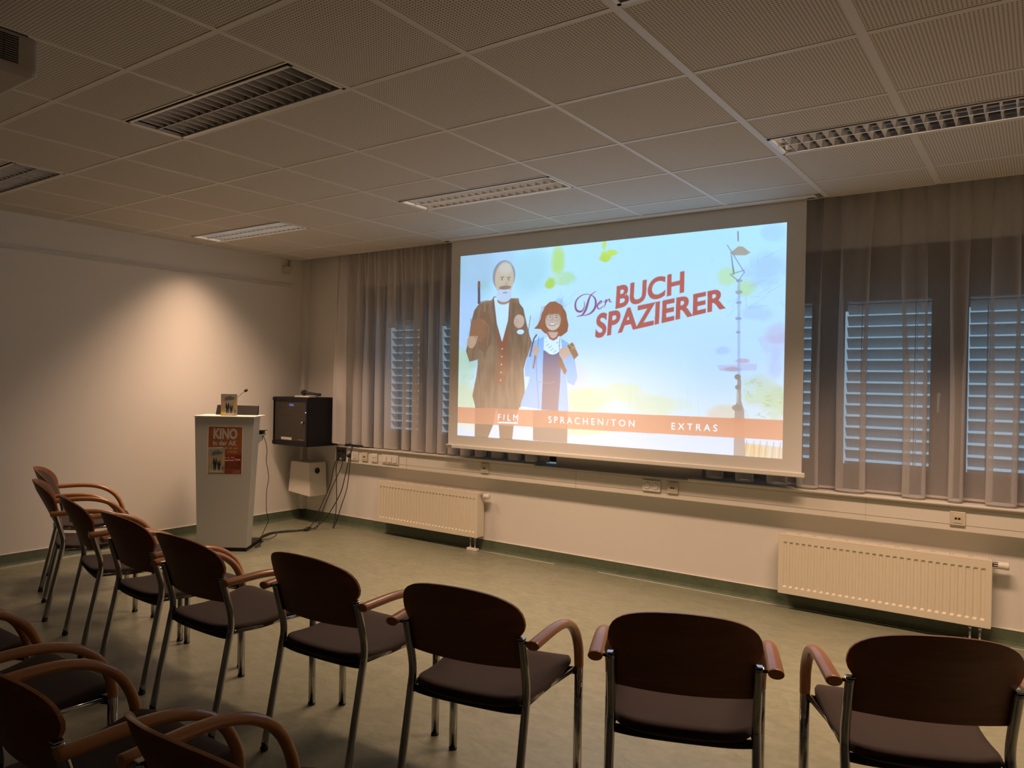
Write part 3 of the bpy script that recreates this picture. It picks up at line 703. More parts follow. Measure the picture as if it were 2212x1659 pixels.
    P.poly(ART['dress'], (84, 80, 126)); P.ell((349, 500, 30, 52), (250, 250, 255)); P.poly([(ART['gneck'][0][0]-1, 436), (366, 438), (362, 466), (350, 476), (338, 468)], (232, 176, 146)); P.stroke([(.331, .445), (.339, .468), (.350, .476), (.361, .468), (.368, .448)], .005, (196, 70, 70))
    for k in range(20): P.ell((327+(k*17) % 44, 486+(k*23) % 56, 1.5, 2.4), (120, 135, 180), .8)
    P.blend(P.poly_mask([(q_[0]*.001, q_[1]*.001) for q_ in ART['dress']])*np.clip((P.Y-.55)*2.5, 0, .5), (110, 84, 90)); P.poly(ART['jackL'], (140, 188, 228)); P.poly(ART['jackR'], (144, 190, 230)); P.stroke([(.3, .46), (.292, .6), (.305, .83)], .002, (80, 110, 170), .8); P.stroke([(.372, .47), (.372, .65), (.366, .83)], .002, (80, 110, 170), .8)
    P.stroke([(.3, .69), (.33, .70), (.36, .69)], .0014, (190, 150, 120)); P.stroke([(.27, .56), (.283, .47), (.292, .45)], .004, (60, 45, 60)); P.stroke([(.283, .62), (.29, .55)], .005, (150, 90, 50))
    P.poly(ART['book2'], (150, 88, 45)); P.poly(ART['book1'], (160, 92, 48)); P.stroke([(.395, .49), (.425, .53)], .0016, (225, 180, 120)); P.stroke([(.41, .53), (.425, .5)], .0016, (225, 180, 120))
    P.ell(ELL['gh1'], (228, 165, 135)); P.ell(ELL['gh2'], (232, 172, 145))
    for k in range(4): P.stroke([(.27, .515+.014*k), (.283, .512+.014*k)], .001, (180, 110, 90), .8)
    P.ell(ELL['gface'], (240, 195, 165)); P.poly(ART['fringe'], (165, 78, 42))
    for e in ('gl1', 'gl2'):
        x, y, a_, b_ = ELL[e]; P.stroke([((x+a_*.95*math.cos(t_))/1000, (y+b_*.95*math.sin(t_))/1000) for t_ in np.linspace(0, 6.3, 24)], .0016, (190, 160, 150), .9)
    for e in ('ge1', 'ge2'): x, y, a_, b_ = ELL[e]; P.ell((x, y, a_*1.3, b_*1.1), (238, 225, 220)); P.ell((x, y, a_*.7, b_), (60, 45, 50)); P.stroke([((x-4)/1000, (y-11)/1000), ((x+4)/1000, (y-11)/1000)], .0016, (150, 85, 60), .8)
    for k in range(26): x = .309+.063*((k*.37) % 1); P.stroke([(x, .30+.12*abs(x-.34)), (x+.4*(x-.342), .40)], .0012, ((196, 104, 62), (120, 52, 30))[k % 2], .35)
    P.ell(ELL['smile'], (190, 80, 75)); x, y, a_, b_ = ELL['smile']; P.ell((x, y-2, a_*.8, b_*.6), (250, 245, 240)); P.ell((x+1, (y+ELL['gl1'][1])/2+2, 3.5, 7), (225, 160, 130), .8)
    # menu band and writing
    P.poly(ART['band'], (232, 120, 78), .92)
    for k in ('leg1', 'leg2', 'gleg'):
        mk = P.poly_mask([(p[0]*.001, p[1]*.001) for p in ART[k]]) & P.poly_mask([(p[0]*.001, p[1]*.001) for p in ART['band']]); P.blend(mk.astype(float), (190, 95, 62), .7)
    red = (206, 68, 62)
    put_text(P, 'BUCH', ART['T_BUCH'], red, offset=.034, shear=.0, space=1.02)
    put_text(P, 'SPAZIERER', ART['T_SPAZ'], red, offset=.034, space=1.02)
    pur = (150, 50, 110); cm = lambda pts: [(p.x, p.y) for p in catmull([(a, b, 0) for a, b in pts], 6)]
    def script(pts, wmax, wmin=.0014, k=1.0):
        c = cm(pts); n = len(c); P.stroke(c, [wmin+(wmax-wmin)*math.sin(math.pi*min(1, i/(n-1)*k))**2 for i in range(n)], pur)
    script([(.4858, .2429), (.4776, .2515), (.4703, .2619), (.4648, .2799), (.4603, .3041), (.4558, .3284), (.4489, .3485), (.4424, .3584), (.4343, .3608), (.4269, .3636)], .0062)
    script([(.4424, .3584), (.4557, .358), (.4701, .3499), (.4817, .3323), (.4871, .3082), (.485, .2816), (.4769, .2646), (.465, .2561)], .0058)
    script([(.465, .2561), (.4517, .2541), (.4372, .2631), (.4253, .2807), (.4213, .3052), (.4245, .3282), (.4327, .3383), (.4421, .3377), (.4486, .3258), (.4511, .3075), (.4501, .291)], .0052)
    script([(.4939, .3088), (.4996, .3051), (.5059, .2963), (.5025, .292), (.4957, .3028), (.4924, .3168), (.4941, .3271), (.4994, .3295), (.5063, .3231), (.51, .3161)], .0036)
    script([(.5119, .298), (.5174, .2924), (.5195, .2885), (.5166, .3085), (.5132, .3224)], .004)
    script([(.5171, .3045), (.5226, .2928), (.5276, .2852), (.5302, .2886), (.529, .2954), (.5328, .2985), (.5366, .2948)], .003)
    put_text(P, 'FILM', ART['FILM'], (255, 255, 255), space=1.6); P.poly(ART['ULINE'], (255, 255, 255))
    put_text(P, 'SPRACHEN/TON', ART['SPR'], (255, 255, 255), space=1.55, offset=.006); put_text(P, 'EXTRAS', ART['EXT'], (255, 255, 255), space=1.55, offset=.006)
    return P.down()
PICM = vcol_mat('projected_light', emis=PIC_GAIN, rough=.8, diffuse=(.80, .795, .78))
panel('projected_picture', film_picture(), (2.29-cx, -.0008, 2.573-SZ0), (2.765, 0, 0), (0, 0, -1.558), PICM, scr)

# ======================= RADIATORS =======================
def radiator(x0, x1, z0, z1, label, pipe_cover=True):
    t = thing('radiator', label, 'radiator', (x0, 0, 0), 0, 'radiators under the windows')
    W = x1-x0; yf, yb = -.120, -.025; n = 30 if W > 1.15 else 28
    # front plate with pressed grooves
    m = MB(); bx, zt, zb = .022, z1-.045, z0+.040; dp = .007
    zs = [z0, zb, zb+.012, zt-.010, zt, z1]; dz = [0, 0, 1, 1, 0, 0]
    cols = [0, bx*.4]; dc = [0, 0]; pw = (W-2*bx)/n
    for k in range(n):
        a = bx+k*pw
        cols += [a+pw*.16, a+pw*.30, a+pw*.70, a+pw*.84]; dc += [0, 1, 1, 0]
    cols += [W-bx*.4, W]; dc += [0, 0]
    rows = [[(cols[i], yf+dp*dc[i]*dz[j], zs[j]) for i in range(len(cols))] for j in range(len(zs))]
    m.grid(rows, smooth=False)
    m.box(0, W, yf+.009, yf+.011, z0, z1)
    fp = m.build('front_plate', CREAM, t)
    for xa, xb in ((-.002, .004), (W-.004, W+.002)): MB().box(xa, xb, yf-.001, yb, z0+.002, z1).build('side_panel', CREAM, t, bevel=.0015)
    s = MB(); s.box(0, W, yf+.001, yf+.016, z1-.001, z1+.003).box(0, W, yf, yf+.012, z0-.003, z0+.001)
    s.box(.004, W-.004, yb-.012, yb, z0, z1)
    s.build('frame_rim', CREAM, t, bevel=.0015)
    g = MB(); g.box(.0, W, yf+.014, yb, z1-.003, z1+.001); k = 0; x = .012
    while x < W-.01:
        g.box(x-.010, x-.004, -.050, -.040, z1+.0008, z1+.0015).box(x+.004, x+.010, -.050, -.040, z1+.0008, z1+.0015); x += .0985 if n == 30 else .1
    go = g.build('top_grille', CREAM, t); go.data.materials.append(mat('slot_dark', (.03, .025, .02), .9))
    for k, pg in enumerate(go.data.polygons): pg.material_index = 0 if k < 6 else 1
    # valve with thermostat head
    zv = z1-.028
    v = MB(); v.lathe((W, -.062, zv), [(.012, 0), (.012, .006), (.017, .008), (.017, .030), (.012, .034)], 16, 'X')
    va = v.build('valve', BLACKP, t)
    h = MB(); h.lathe((W+.028, -.062, zv), [(.020, 0), (.0215, .004), (.0215, .034), (.0235, .037), (.023, .050), (.019, .056), (.004, .057)], 24, 'X')
    for k in range(10):
        a = 2*math.pi*k/10; h.box(W+.006, W+.030, -.062+.0195*math.cos(a)-.002, -.062+.0195*math.cos(a)+.002, zv+.0195*math.sin(a)-.002, zv+.0195*math.sin(a)+.002)
    h.build('thermostat_head', WHITE, va)
    for k, px in enumerate((W-.105, W-.055)):
        p = MB(); p.tube([(px, -.072, z0), (px, -.072, .0)], .0075, 10)
        p.lathe((px, -.072, z0-.03), [(.009, 0), (.013, .004), (.013, .022), (.009, .026)], 12, 'Z').lathe((px, -.085, z0-.019), [(.008, 0), (.008, .008)], 10, 'Y')
        p.build('pipe', CHROME, t)
    if pipe_cover: MB().box(W-.135, W-.025, -.092, -.052, .0, .024).build('pipe_cover', WHITE, t, bevel=.004)
    for x in (.12, W-.2): MB().box(x, x+.05, yb, -.0005, z0+.03, z1-.03).build('wall_bracket', CREAM, t)
    return t
radiator(1.247, 2.458, .128, .515, 'cream panel radiator near the corner, below the triple light switch')
radiator(5.020, 6.226, .113, .503, 'cream panel radiator at the right, below the right curtain and a beige outlet')

# ======================= SOCKETS AND SWITCHES ON THE DUCT =======================
YD = -.0865
PL2 = mat('socket_plastic_beige', (.66, .60, .48), .4)
DARK = mat('dark_hole', (.02, .017, .015), .8)
def plate(name, x0, x1, z0, z1, label, cat, m=WHITE, kind='data', group=None):
    cx_, cz = (x0+x1)/2, (z0+z1)/2; t = thing(name, label, cat, (cx_, YD, cz), 0, group); hw_, hz = (x1-x0)/2, (z1-z0)/2
    MB().box(-hw_, hw_, -.011, 0, -hz, hz).build('frame', m, t, bevel=.003)
    if kind == 'data':
        MB().box(-.022, .022, -.0135, -.011, -.026, .024).build('insert', m, t, bevel=.001)
        h = MB(); h.box(-.015, -.002, -.0142, -.0135, -.006, .006).box(.002, .015, -.0142, -.0135, -.006, .006); h.build('port', DARK, t)
    elif kind == 'tv':
        MB().box(-.026, .026, -.0135, -.011, -.026, .026).build('insert', m, t, bevel=.001)
        h = MB()
        for x in (-.010, .010): h.lathe((x, -.0136, 0), [(.0045, 0), (.0045, -.001)], 10, 'Y')
        h.build('port', DARK, t)
    elif kind == 'switch3':
        for k in (-1, 0, 1): MB().add([(k*.067-.026, -.011, -.026), (k*.067+.026, -.011, -.026), (k*.067+.026, -.0125, .026), (k*.067-.026, -.0125, .026), (k*.067-.026, -.018, -.026), (k*.067+.026, -.018, -.026), (k*.067+.026, -.015, .026), (k*.067-.026, -.015, .026)], [(0, 1, 2, 3), (4, 7, 6, 5), (0, 4, 5, 1), (1, 5, 6, 2), (2, 6, 7, 3), (3, 7, 4, 0)]).build('rocker', m, t)
    elif kind == 'socket':
        xs = (-.034, .034)
        for k, x in enumerate(xs):
            s = MB(); s.lathe((x, -.0112, 0), [(.024, 0), (.024, -.003), (.0205, -.0032), (.0195, .006), (.001, .006)], 24, 'Y'); so = s.build('socket_well', m, t)
            h = MB()
            for dx in (-.0095, .0095): h.lathe((x+dx, -.0052, 0), [(.0028, 0), (.0028, -.0012)], 8, 'Y')
            h.box(x-.0025, x+.0025, -.0125, -.006, .017, .0205).box(x-.0025, x+.0025, -.0125, -.006, -.0205, -.017); h.build('contact', DCHROME, so)
    elif kind == 'plug':
        MB().lathe((-.036, -.0112, 0), [(.024, 0), (.024, -.003), (.0205, -.0032), (.0195, .006), (.001, .006)], 24, 'Y').build('socket_well', m, t)
        MB().box(.012, .062, -.015, -.011, -.026, .026).build('rocker', m, t, bevel=.002)
    return t
plate('wall_socket', .782, .940, .682, .768, 'white socket and switch plate with a black plug in it', 'socket', kind='plug')
plate('data_outlet', .989, 1.070, .686, .768, 'beige data outlet between the plugged socket and the aerial socket', 'data outlet', PL2)
plate('aerial_socket', 1.124, 1.205, .686, .768, 'white aerial socket with two round holes, left of the triple switch', 'socket', kind='tv')
plate('light_switch', 1.265, 1.483, .684, .769, 'white triple rocker switch on the cable duct', 'switch', kind='switch3')
plate('data_outlet', 2.470, 2.552, .694, .776, 'beige data outlet below the left corner of the screen', 'data outlet', PL2)
plate('wall_socket', 4.003, 4.147, .692, .774, 'white double socket on the duct beneath the screen', 'socket', kind='socket')
plate('data_outlet', 4.202, 4.285, .692, .774, 'beige data outlet just right of the double socket beneath the screen', 'data outlet', PL2)
plate('data_outlet', 6.008, 6.089, .686, .768, 'beige data outlet above the right radiator', 'data outlet', PL2)
t = thing('connector_panel', 'black square connector panel with cables at the left end of the duct', 'connector panel', (.688, YD, .729))
MB().box(-.070, .070, -.008, 0, -.068, .068).build('plate', BLACKP, t, bevel=.002)
s = MB()
for x, z in ((-.03, .03), (.03, .03), (-.03, -.02)): s.lathe((x, -.008, z), [(.013, 0), (.013, -.006), (.009, -.006), (.009, -.001)], 16, 'Y')
s.build('connector', RUBBER, t)
MB().box(-.014, .014, -.0095, -.008, -.056, -.036).build('label_tag', mat('grey_tag', (.3, .3, .3), .5), t)
t = thing('power_plug', 'round black mains plug in the white socket by the connector panel', 'plug', (.825, YD-.014, .725))
MB().lathe((0, 0, 0), [(.019, .008), (.021, -.004), (.018, -.022), (.009, -.032)], 18, 'Y').build('plug_body', BLACKP, t)
MB().tube(catmull([(0, -.03, 0), (-.03, -.05, -.006), (-.06, -.03, -.02), (-.072, -.012, -.022)], 5), .0035, 8).build('cord', CABLE, t)
# black receiver lying on the sill
t = thing('stage_box', 'flat black box lying on the window sill with cables hanging down', 'receiver', (.885, -.058, .8155))
MB().box(-.135, .135, -.045, .05, 0, .022).build('body', BLACKP, t, bevel=.003)
s = MB()
for x in (-.02, .03, .06): s.lathe((x, -.045, .011), [(.007, 0), (.007, -.018)], 10, 'Y')
s.build('connector', RUBBER, t)

# ======================= CABLES =======================
def cable(name, pts, r, label, cat='cable', m=CABLE, n=7, group='black cables by the corner'):
    o = MB().tube(catmull(pts, n), r, 8).build(name, m); return tag(o, label, cat, group)
cable('cable', [(.655, -.105, .69), (.625, -.125, .60), (.60, -.15, .42), (.58, -.25, .20), (.565, -.34, .04), (.55, -.42, .006), (.54, -.52, .006), (.50, -.66, .006), (.48, -.80, .006), (.62, -1.02, .006), (.70, -1.10, .006)], .0042, 'black cable from the connector panel, sweeping furthest left to the lectern')
cable('cable', [(.672, -.105, .68), (.655, -.12, .61), (.662, -.12, .46), (.69, -.14, .28), (.72, -.18, .10), (.728, -.213, .010), (.748, -.20, .05), (.80, -.17, .24), (.862, -.16, .42), (.90, -.165, .66), (.915, -.16, .78), (.915, -.14, .817), (.912, -.122, .827)], .004, 'black cable looping down to the floor and back up to the sill box')
cable('cable', [(.73, -.105, .68), (.735, -.12, .62), (.70, -.14, .52), (.665, -.19, .38), (.64, -.26, .20), (.645, -.32, .06), (.64, -.35, .010), (.628, -.38, .012)], .004, 'black cable from the connector panel to the inline switch box on the floor')
cable('cable', [(.875, -.122, .827), (.892, -.15, .79), (.90, -.175, .72), (.86, -.19, .52), (.80, -.20, .34), (.72, -.30, .12), (.64, -.40, .015), (.58, -.52, .006), (.52, -.66, .006), (.50, -.76, .006), (.60, -.98, .006), (.69, -1.07, .006)], .0045, 'black cable from the sill box running along the floor into the lectern foot')
cable('cable', [(.945, -.122, .827), (1.0, -.108, .819), (1.08, -.10, .819), (1.12, -.08, .819), (1.13, -.06, .819)], .003, 'thin black lead lying on the sill right of the sill box')
cable('cable', [(.575, -.45, .012), (.56, -.52, .006), (.52, -.58, .006), (.47, -.62, .006), (.45, -.74, .006), (.50, -.86, .006), (.64, -1.0, .006), (.72, -1.02, .006)], .0035, 'thin black lead from the inline box back to the lectern')
t = thing('inline_box', 'small black inline power box lying on the floor between corner and lectern', 'power box', (.60, -.425, 0), math.radians(-64))
MB().box(-.055, .055, -.019, .019, .001, .026).build('body', BLACKP, t, bevel=.007, seg=3)

# ======================= WALL CABINET =======================
cb = thing('equipment_cabinet', 'black wall cabinet with tinted glass door in the corner', 'cabinet', (.08, 0, .813))
W, Hh, D0, D1 = .520, .482, -.455, -.06
b = MB(); e = .012
b.box(0, e, D0+.014, D1, 0, Hh).box(W-e, W, D0+.014, D1, 0, Hh).box(e, W-e, D0+.014, D1, 0, e).box(e, W-e, D0+.014, D1, Hh-e, Hh).box(e, W-e, D1-.012, D1, e, Hh-e)
b.box(.04, W-.04, D1, -.0005, .02, .08).box(.04, W-.04, D1, -.0005, Hh-.1, Hh-.03)
b.build('body', BLACKM, cb)
gm = bpy.data.materials.new('tinted_glass'); gm.use_nodes = True; nt = gm.node_tree; bs = nt.nodes['Principled BSDF']
bs.inputs['Base Color'].default_value = (.060, .048, .038, 1); bs.inputs['Roughness'].default_value = .06; bs.inputs['Alpha'].default_value = .6
dr = MB(); dr.box(.028, W-.022, D0+.002, D0+.007, .052, Hh-.046); dd = dr.build('door_glass', gm, cb)
f = MB(); f.box(0, W, D0, D0+.012, 0, .05).box(0, W, D0, D0+.012, Hh-.044, Hh).box(W-.022, W, D0, D0+.012, .05, Hh-.044).box(0, .012, D0, D0+.012, .05, Hh-.044)
f.build('door_frame', BLACKM, cb, bevel=.002)
MB().lathe((.462, D0, .235), [(.012, .002), (.012, -.006), (.015, -.008), (.015, -.018), (.006, -.022)], 16, 'Y').build('lock', CHROME, cb)
for z in (.025, Hh-.022):
    MB().box(-.006, .03, D0-.006, D0+.016, z-.018, z+.018).build('hinge', BLACKM, cb, bevel=.003)
eq = MB(); eq.box(.03, W-.03, D0+.05, D1-.05, Hh-.115, Hh-.065).box(.03, W-.03, D0+.05, D1-.05, Hh-.168, Hh-.122)
eq.box(.03, W-.03, D0+.045, D1-.05, .065, .29)
dv = eq.build('amplifier_rack', mat('rack_panel_grey', (.10, .09, .08), .45), cb)
ln = MB(); ln.box(.10, W-.05, D0+.048, D0+.05, Hh-.121, Hh-.118).box(.06, W-.03, D0+.048, D0+.05, Hh-.174, Hh-.171)
for k in range(9): ln.lathe((.11+k*.038, D0+.05, Hh-.146), [(.007, 0), (.007, -.010)], 10, 'Y')
ln.build('knob_row', mat('rack_line_grey', (.30, .28, .26), .4), dv)
MB().box(.165, .306, D0+.046, D0+.05, Hh-.098, Hh-.060).build('display_bezel', mat('bezel_silver', (.35, .34, .33), .35), dv)
MB().box(.195, .262, D0+.0445, D0+.046, Hh-.091, Hh-.068).build('display', mat('display_blue', (.05, .05, .1), .3, emit=(.28, .36, 1.0), estr=1.6), dv)
MB().lathe((.500, D0+.0, Hh-.146), [(.0045, .002), (.0045, -.002)], 10, 'Y').build('status_light', mat('led_blue', (.1, .2, .5), .3, emit=(.15, .35, 1.0), estr=5), cb)
st = MB(); st.box(.130, .292, D0+.0008, D0+.002, .057, .083); st.build('sticker', mat('sticker_white', (.55, .52, .46), .5), cb)
st = MB()
for k in range(3): st.box(.39+.03*k, .412+.03*k, D0+.0008, D0+.002, .064, .068)
st.build('small_lettering', mat('faint_print', (.32, .30, .27), .5), cb)
# things on top of it
t = thing('disc_case', 'white flat disc case lying on top of the black cabinet', 'disc case', (.40, -.30, 1.2955), .15)
MB().box(-.095, .095, -.068, .068, 0, .014).build('case', mat('case_white', (.75, .70, .66), .35), t, bevel=.002)
t = thing('handheld_microphone', 'black handheld microphone lying on the white disc case', 'microphone', (.405, -.285, 1.3395), .30)
MB().lathe((-.045, 0, 0), [(.012, -.034), (.025, -.022), (.0295, -.002), (.027, .012), (.021, .022)], 18, 'X').build('mesh_head', mat('mic_mesh', (.02, .02, .02), .8, bump=.8, bscale=900), t)
MB().lathe((-.045, 0, 0), [(.020, .019), (.0165, .03), (.0135, .09), (.0125, .16), (.015, .178), (.011, .192)], 16, 'X', Matrix.Rotation(math.radians(5), 3, 'Y')).build('handle', BLACKP, t)

# ======================= WALL SPEAKER AND CORNER SENSOR =======================
sp = thing('wall_speaker', 'cream box loudspeaker on the wall below the black cabinet', 'loudspeaker', (0, 0, 0))
b = MB(); y1, y0 = -.262, -.035
b.hexa([(.09, y1, .315), (.425, y1, .287), (.425, y0, .287), (.09, y0, .287)], [(.112, y1+.012, .632), (.405, y1+.012, .632), (.405, y0, .632), (.112, y0, .632)])
b.build('enclosure', mat('speaker_cream', (.72, .68, .60), .5), sp, bevel=.008, seg=3)
MB().lathe((.4155, -.158, .545), [(.030, .0), (.030, .0035), (.026, .0035), (.022, -.001), (.001, -.001)], 24, 'X').build('bass_port', DARK, sp)
MB().box(.2, .3, -.035, -.0005, .4, .55).build('wall_bracket', BLACKM, sp)
t = thing('motion_sensor', 'small pale sensor box high in the corner below the ceiling', 'sensor', (0, 0, 0))
b = MB(); b.hexa([(.0, -.320, 2.565), (.045, -.305, 2.575), (.045, -.235, 2.575), (.0, -.228, 2.565)], [(.0, -.322, 2.645), (.055, -.315, 2.640), (.055, -.225, 2.640), (.0, -.215, 2.645)])
b.build('housing', mat('sensor_plastic', (.58, .52, .44), .5), t, bevel=.004)
MB().box(0, .02, -.245, -.222, 2.62, HC-.001).build('bracket', mat('sensor_plastic', (.58, .52, .44), .5), t)

# ======================= LECTERN =======================
le = thing('lectern', 'grey-white tapered lectern with a poster on its front', 'lectern', (.762, -1.4725, 0), math.radians(36))
HL = 1.143; bw_, tw, sb_ = .210, .253, .016
fr = MB()   # front board, leaning slightly back, wider at the top
fr.hexa([(-bw_, 0, .032), (bw_, 0, .032), (bw_, .018, .032), (-bw_, .018, .032)], [(-tw, sb_, HL), (tw, sb_, HL), (tw, sb_+.018, HL), (-tw, sb_+.018, HL)])
fr.build('front_panel', LECT, le, bevel=.0015)
for s_ in (-1, 1):
    a, c = s_*bw_, s_*tw; i1, i2 = s_*(bw_-.018), s_*(tw-.018)
    q = MB(); lo = [(a, .018, .032), (a, .13, .032), (i1, .13, .032), (i1, .018, .032)]; hi = [(c, sb_+.018, HL), (c, sb_+.16, HL), (i2, sb_+.16, HL), (i2, sb_+.018, HL)]
    if s_ < 0: lo, hi = lo[::-1], hi[::-1]
    q.hexa(lo, hi); q.build('side_panel', LECT, le, bevel=.0015)
MB().box(-tw-.004, tw+.004, sb_-.016, .30, HL, HL+.009).build('top_board', mat('lectern_top', (.80, .77, .70), .4), le, bevel=.002)
MB().box(-.207, .207, .002, .42, 0, .0315).build('base_plate', BLACKM, le, bevel=.002)
MB().box(-.03, .03, .14, .40, .032, .955).build('rear_column', LECT, le)
sh = MB(); sh.add([(-.15, .14, .955), (.235, .14, .955), (.235, .40, .975), (-.15, .40, .975), (-.15, .14, .967), (.235, .14, .967), (.235, .40, .987), (-.15, .40, .987)], [(3, 2, 1, 0), (4, 5, 6, 7), (0, 1, 5, 4), (1, 2, 6, 5), (2, 3, 7, 6), (3, 0, 4, 7)])
sh.prism([(.18, .958), (.40, .976), (.18, .895)], 'X', .222, .234)
sh.build('rear_shelf', LECT, le)
def Lp(x, y, z=0): return le.matrix_basis @ Vector((x, y, z))
RL = le.rotation_euler.z
# poster, taped to the front board
def small_film(P, x0, y0, x1, y1, dark=(38, 28, 26)):
    """plain generic picture: pale ground, two standing figures"""
    f = lambda x, y: (x0+(x1-x0)*x, y0+(y1-y0)*y)
    P.poly([f(0, 0), f(1, 0), f(1, 1), f(0, 1)], (150, 148, 136), k=1)
    n = P.noise(16, 9)
    for (x, y, rx, ry, c) in ((.1, .5, .12, .2, (190, 150, 90)), (.92, .45, .1, .25, (200, 165, 70)), (.08, .85, .1, .12, (176, 156, 80)), (.5, .9, .4, .08, (196, 190, 174)), (.9, .8, .1, .1, (120, 105, 80))):
        X, Y = f(x, y); P.blob(X, Y, rx*(x1-x0), ry*(y1-y0), c, .8, n, .3)
    def fig(cx_, top, h, w_):
        q = lambda x, y: f(cx_+x*w_, top+y*h)
        P.poly([q(-.5, .2), q(-.2, .14), q(.2, .14), q(.5, .2), q(.6, .52), q(.42, .62), q(.38, 1), q(.1, 1), q(0, .66), q(-.12, 1), q(-.4, 1), q(-.42, .62), q(-.62, .5)], dark, k=1)
        X, Y = q(0, .07); P.ell((X, Y, w_*.21*(x1-x0), h*.075*(y1-y0)), (185, 140, 110), k=1)
        P.poly([q(-.12, .16), q(.12, .16), q(0, .42)], (215, 215, 215), k=1)
    fig(.42, .33, .56, .20); fig(.66, .44, .45, .17)
    put_text(P, 'BUCH', [f(.34, .13), f(.66, .07), f(.66, .16), f(.34, .22)], (25, 22, 25), k=1, offset=.03)
    put_text(P, 'SPAZIERER', [f(.24, .22), f(.84, .14), f(.84, .24), f(.24, .32)], (25, 22, 25), k=1, offset=.03)
    put_text(P, 'Der', [f(.20, .16), f(.31, .14), f(.31, .20), f(.20, .22)], (70, 30, 40), k=1)
P = Paint(560, 780, (142, 84, 44)); nz = P.noise(6, 2)
P.a = P.a*(1+.10*(nz[..., None]-.5)); P.blend(np.clip((P.Y-.45)*2.2, 0, 1), (84, 28, 20), .8); P.blend(((P.X > .5) & (P.Y > .88)).astype(float), (130, 66, 48), .8)
for k in range(9): P.stroke([(.5, .86-.0), (1.0, .62+.03*k)], .002, (190, 80, 40), .25)
P.poly([(520, 480), (530, 480), (548, 1000), (536, 1000)], (70, 30, 20), .7); P.ell((.92, .76, .06, .05), (110, 20, 16), .8, soft=.5, k=1)
for dx, dy, c in ((.006, .005, (120, 50, 20)), (0, 0, (176, 172, 164))):
    put_text(P, 'KINO', [((.145+dx), .035+dy), (.855+dx, .035+dy), (.855+dx, .265+dy), (.145+dx, .265+dy)], c, k=1, offset=.05)
    put_text(P, 'in der AK', [((.14+dx), .29+dy), (.85+dx, .29+dy), (.85+dx, .40+dy), (.14+dx, .40+dy)], c, k=1, offset=.035)
put_text(P, 'Mi 30. Juli', [(.49, .43), (.87, .43), (.87, .48), (.49, .48)], (168, 150, 140), k=1, offset=.03)
put_text(P, '17.30 Uhr', [(.58, .505), (.865, .505), (.865, .55), (.58, .55)], (225, 170, 130), k=1)
P.poly([(420, 620), (1000, 590), (1000, 705), (425, 735)], (118, 26, 22))
put_text(P, 'Hol dir dein', [(.45, .635), (.78, .62), (.78, .66), (.45, .672)], (240, 200, 190), k=1)
put_text(P, 'kostenloses Ticket', [(.44, .69), (.96, .665), (.96, .705), (.44, .73)], (248, 228, 222), k=1, offset=.012)
for k, wd_ in enumerate((.24, .18, .22)): P.stroke([(.96-wd_, .925+.022*k), (.96, .925+.022*k)], .0035, (225, 190, 165), .6)
Q = Paint(560, 780); 
small_film(P, .0, .445, .50, .985)
P.poly([(.0, .445), (.44, .43), (.44, .452), (0, .462)], (205, 200, 190), k=1)
pim = P.down()
PRT = vcol_mat('printed_paper', rough=.55)
def on_front(x, z, off=.0): return Lp(x, sb_*(z-.02)/(HL-.02)-off, z)
x0, x1, z0, z1 = -.132, .154, .657, 1.060
PO = on_front(x0, z1, .0012); ex = on_front(x1, z1, .0012)-PO; ey = on_front(x0, z0, .0012)-PO
po = thing('poster', 'orange cinema poster reading KINO in der AK, taped to the lectern', 'poster', tuple(on_front(0, z0, 0)), RL)
inv = po.matrix_basis.inverted(); rel = lambda v: inv @ v
o_ = rel(PO); panel('printed_sheet', pim, tuple(o_), tuple(inv.to_3x3() @ ex), tuple(inv.to_3x3() @ ey), PRT, po)
PAP = mat('white_paper', (.74, .70, .62), .6)
bd = MB(); e3, y3 = inv.to_3x3() @ ex, inv.to_3x3() @ ey; bq = [o_-e3*.02-y3*.012, o_+e3*1.02-y3*.012, o_+e3*1.02+y3*1.012, o_-e3*.02+y3*1.012]
yo = Vector((0, .0009, 0)); yi = Vector((0, .0004, 0)); bd.hexa([p+yi for p in bq], [p+yo for p in bq]); bd.build('paper_backing', PAP, po)
# film case standing on the lectern
t = thing('film_case', 'upright film case with two figures on its cover, standing on the lectern', 'film case', tuple(Lp(.022, .05, HL+.0095)), RL)
MB().box(-.068, .068, 0, .014, 0, .187).build('case', mat('case_grey', (.32, .30, .26), .3), t, bevel=.001)
P = Paint(300, 420, (210, 200, 170)); small_film(P, 0, 0, 1, 1); P.ell((.16, .90, .11, .07), (228, 196, 40), k=1); P.stroke([(.72, .97), (.92, .97)], .006, (90, 60, 40), .7)
put_text(P, '0', [(.13, .87), (.19, .87), (.19, .93), (.13, .93)], (40, 40, 40), k=1)
panel('cover_print', P.down(), (-.067, -.0006, .186), (.134, 0, 0), (0, 0, -.185), PRT, t)
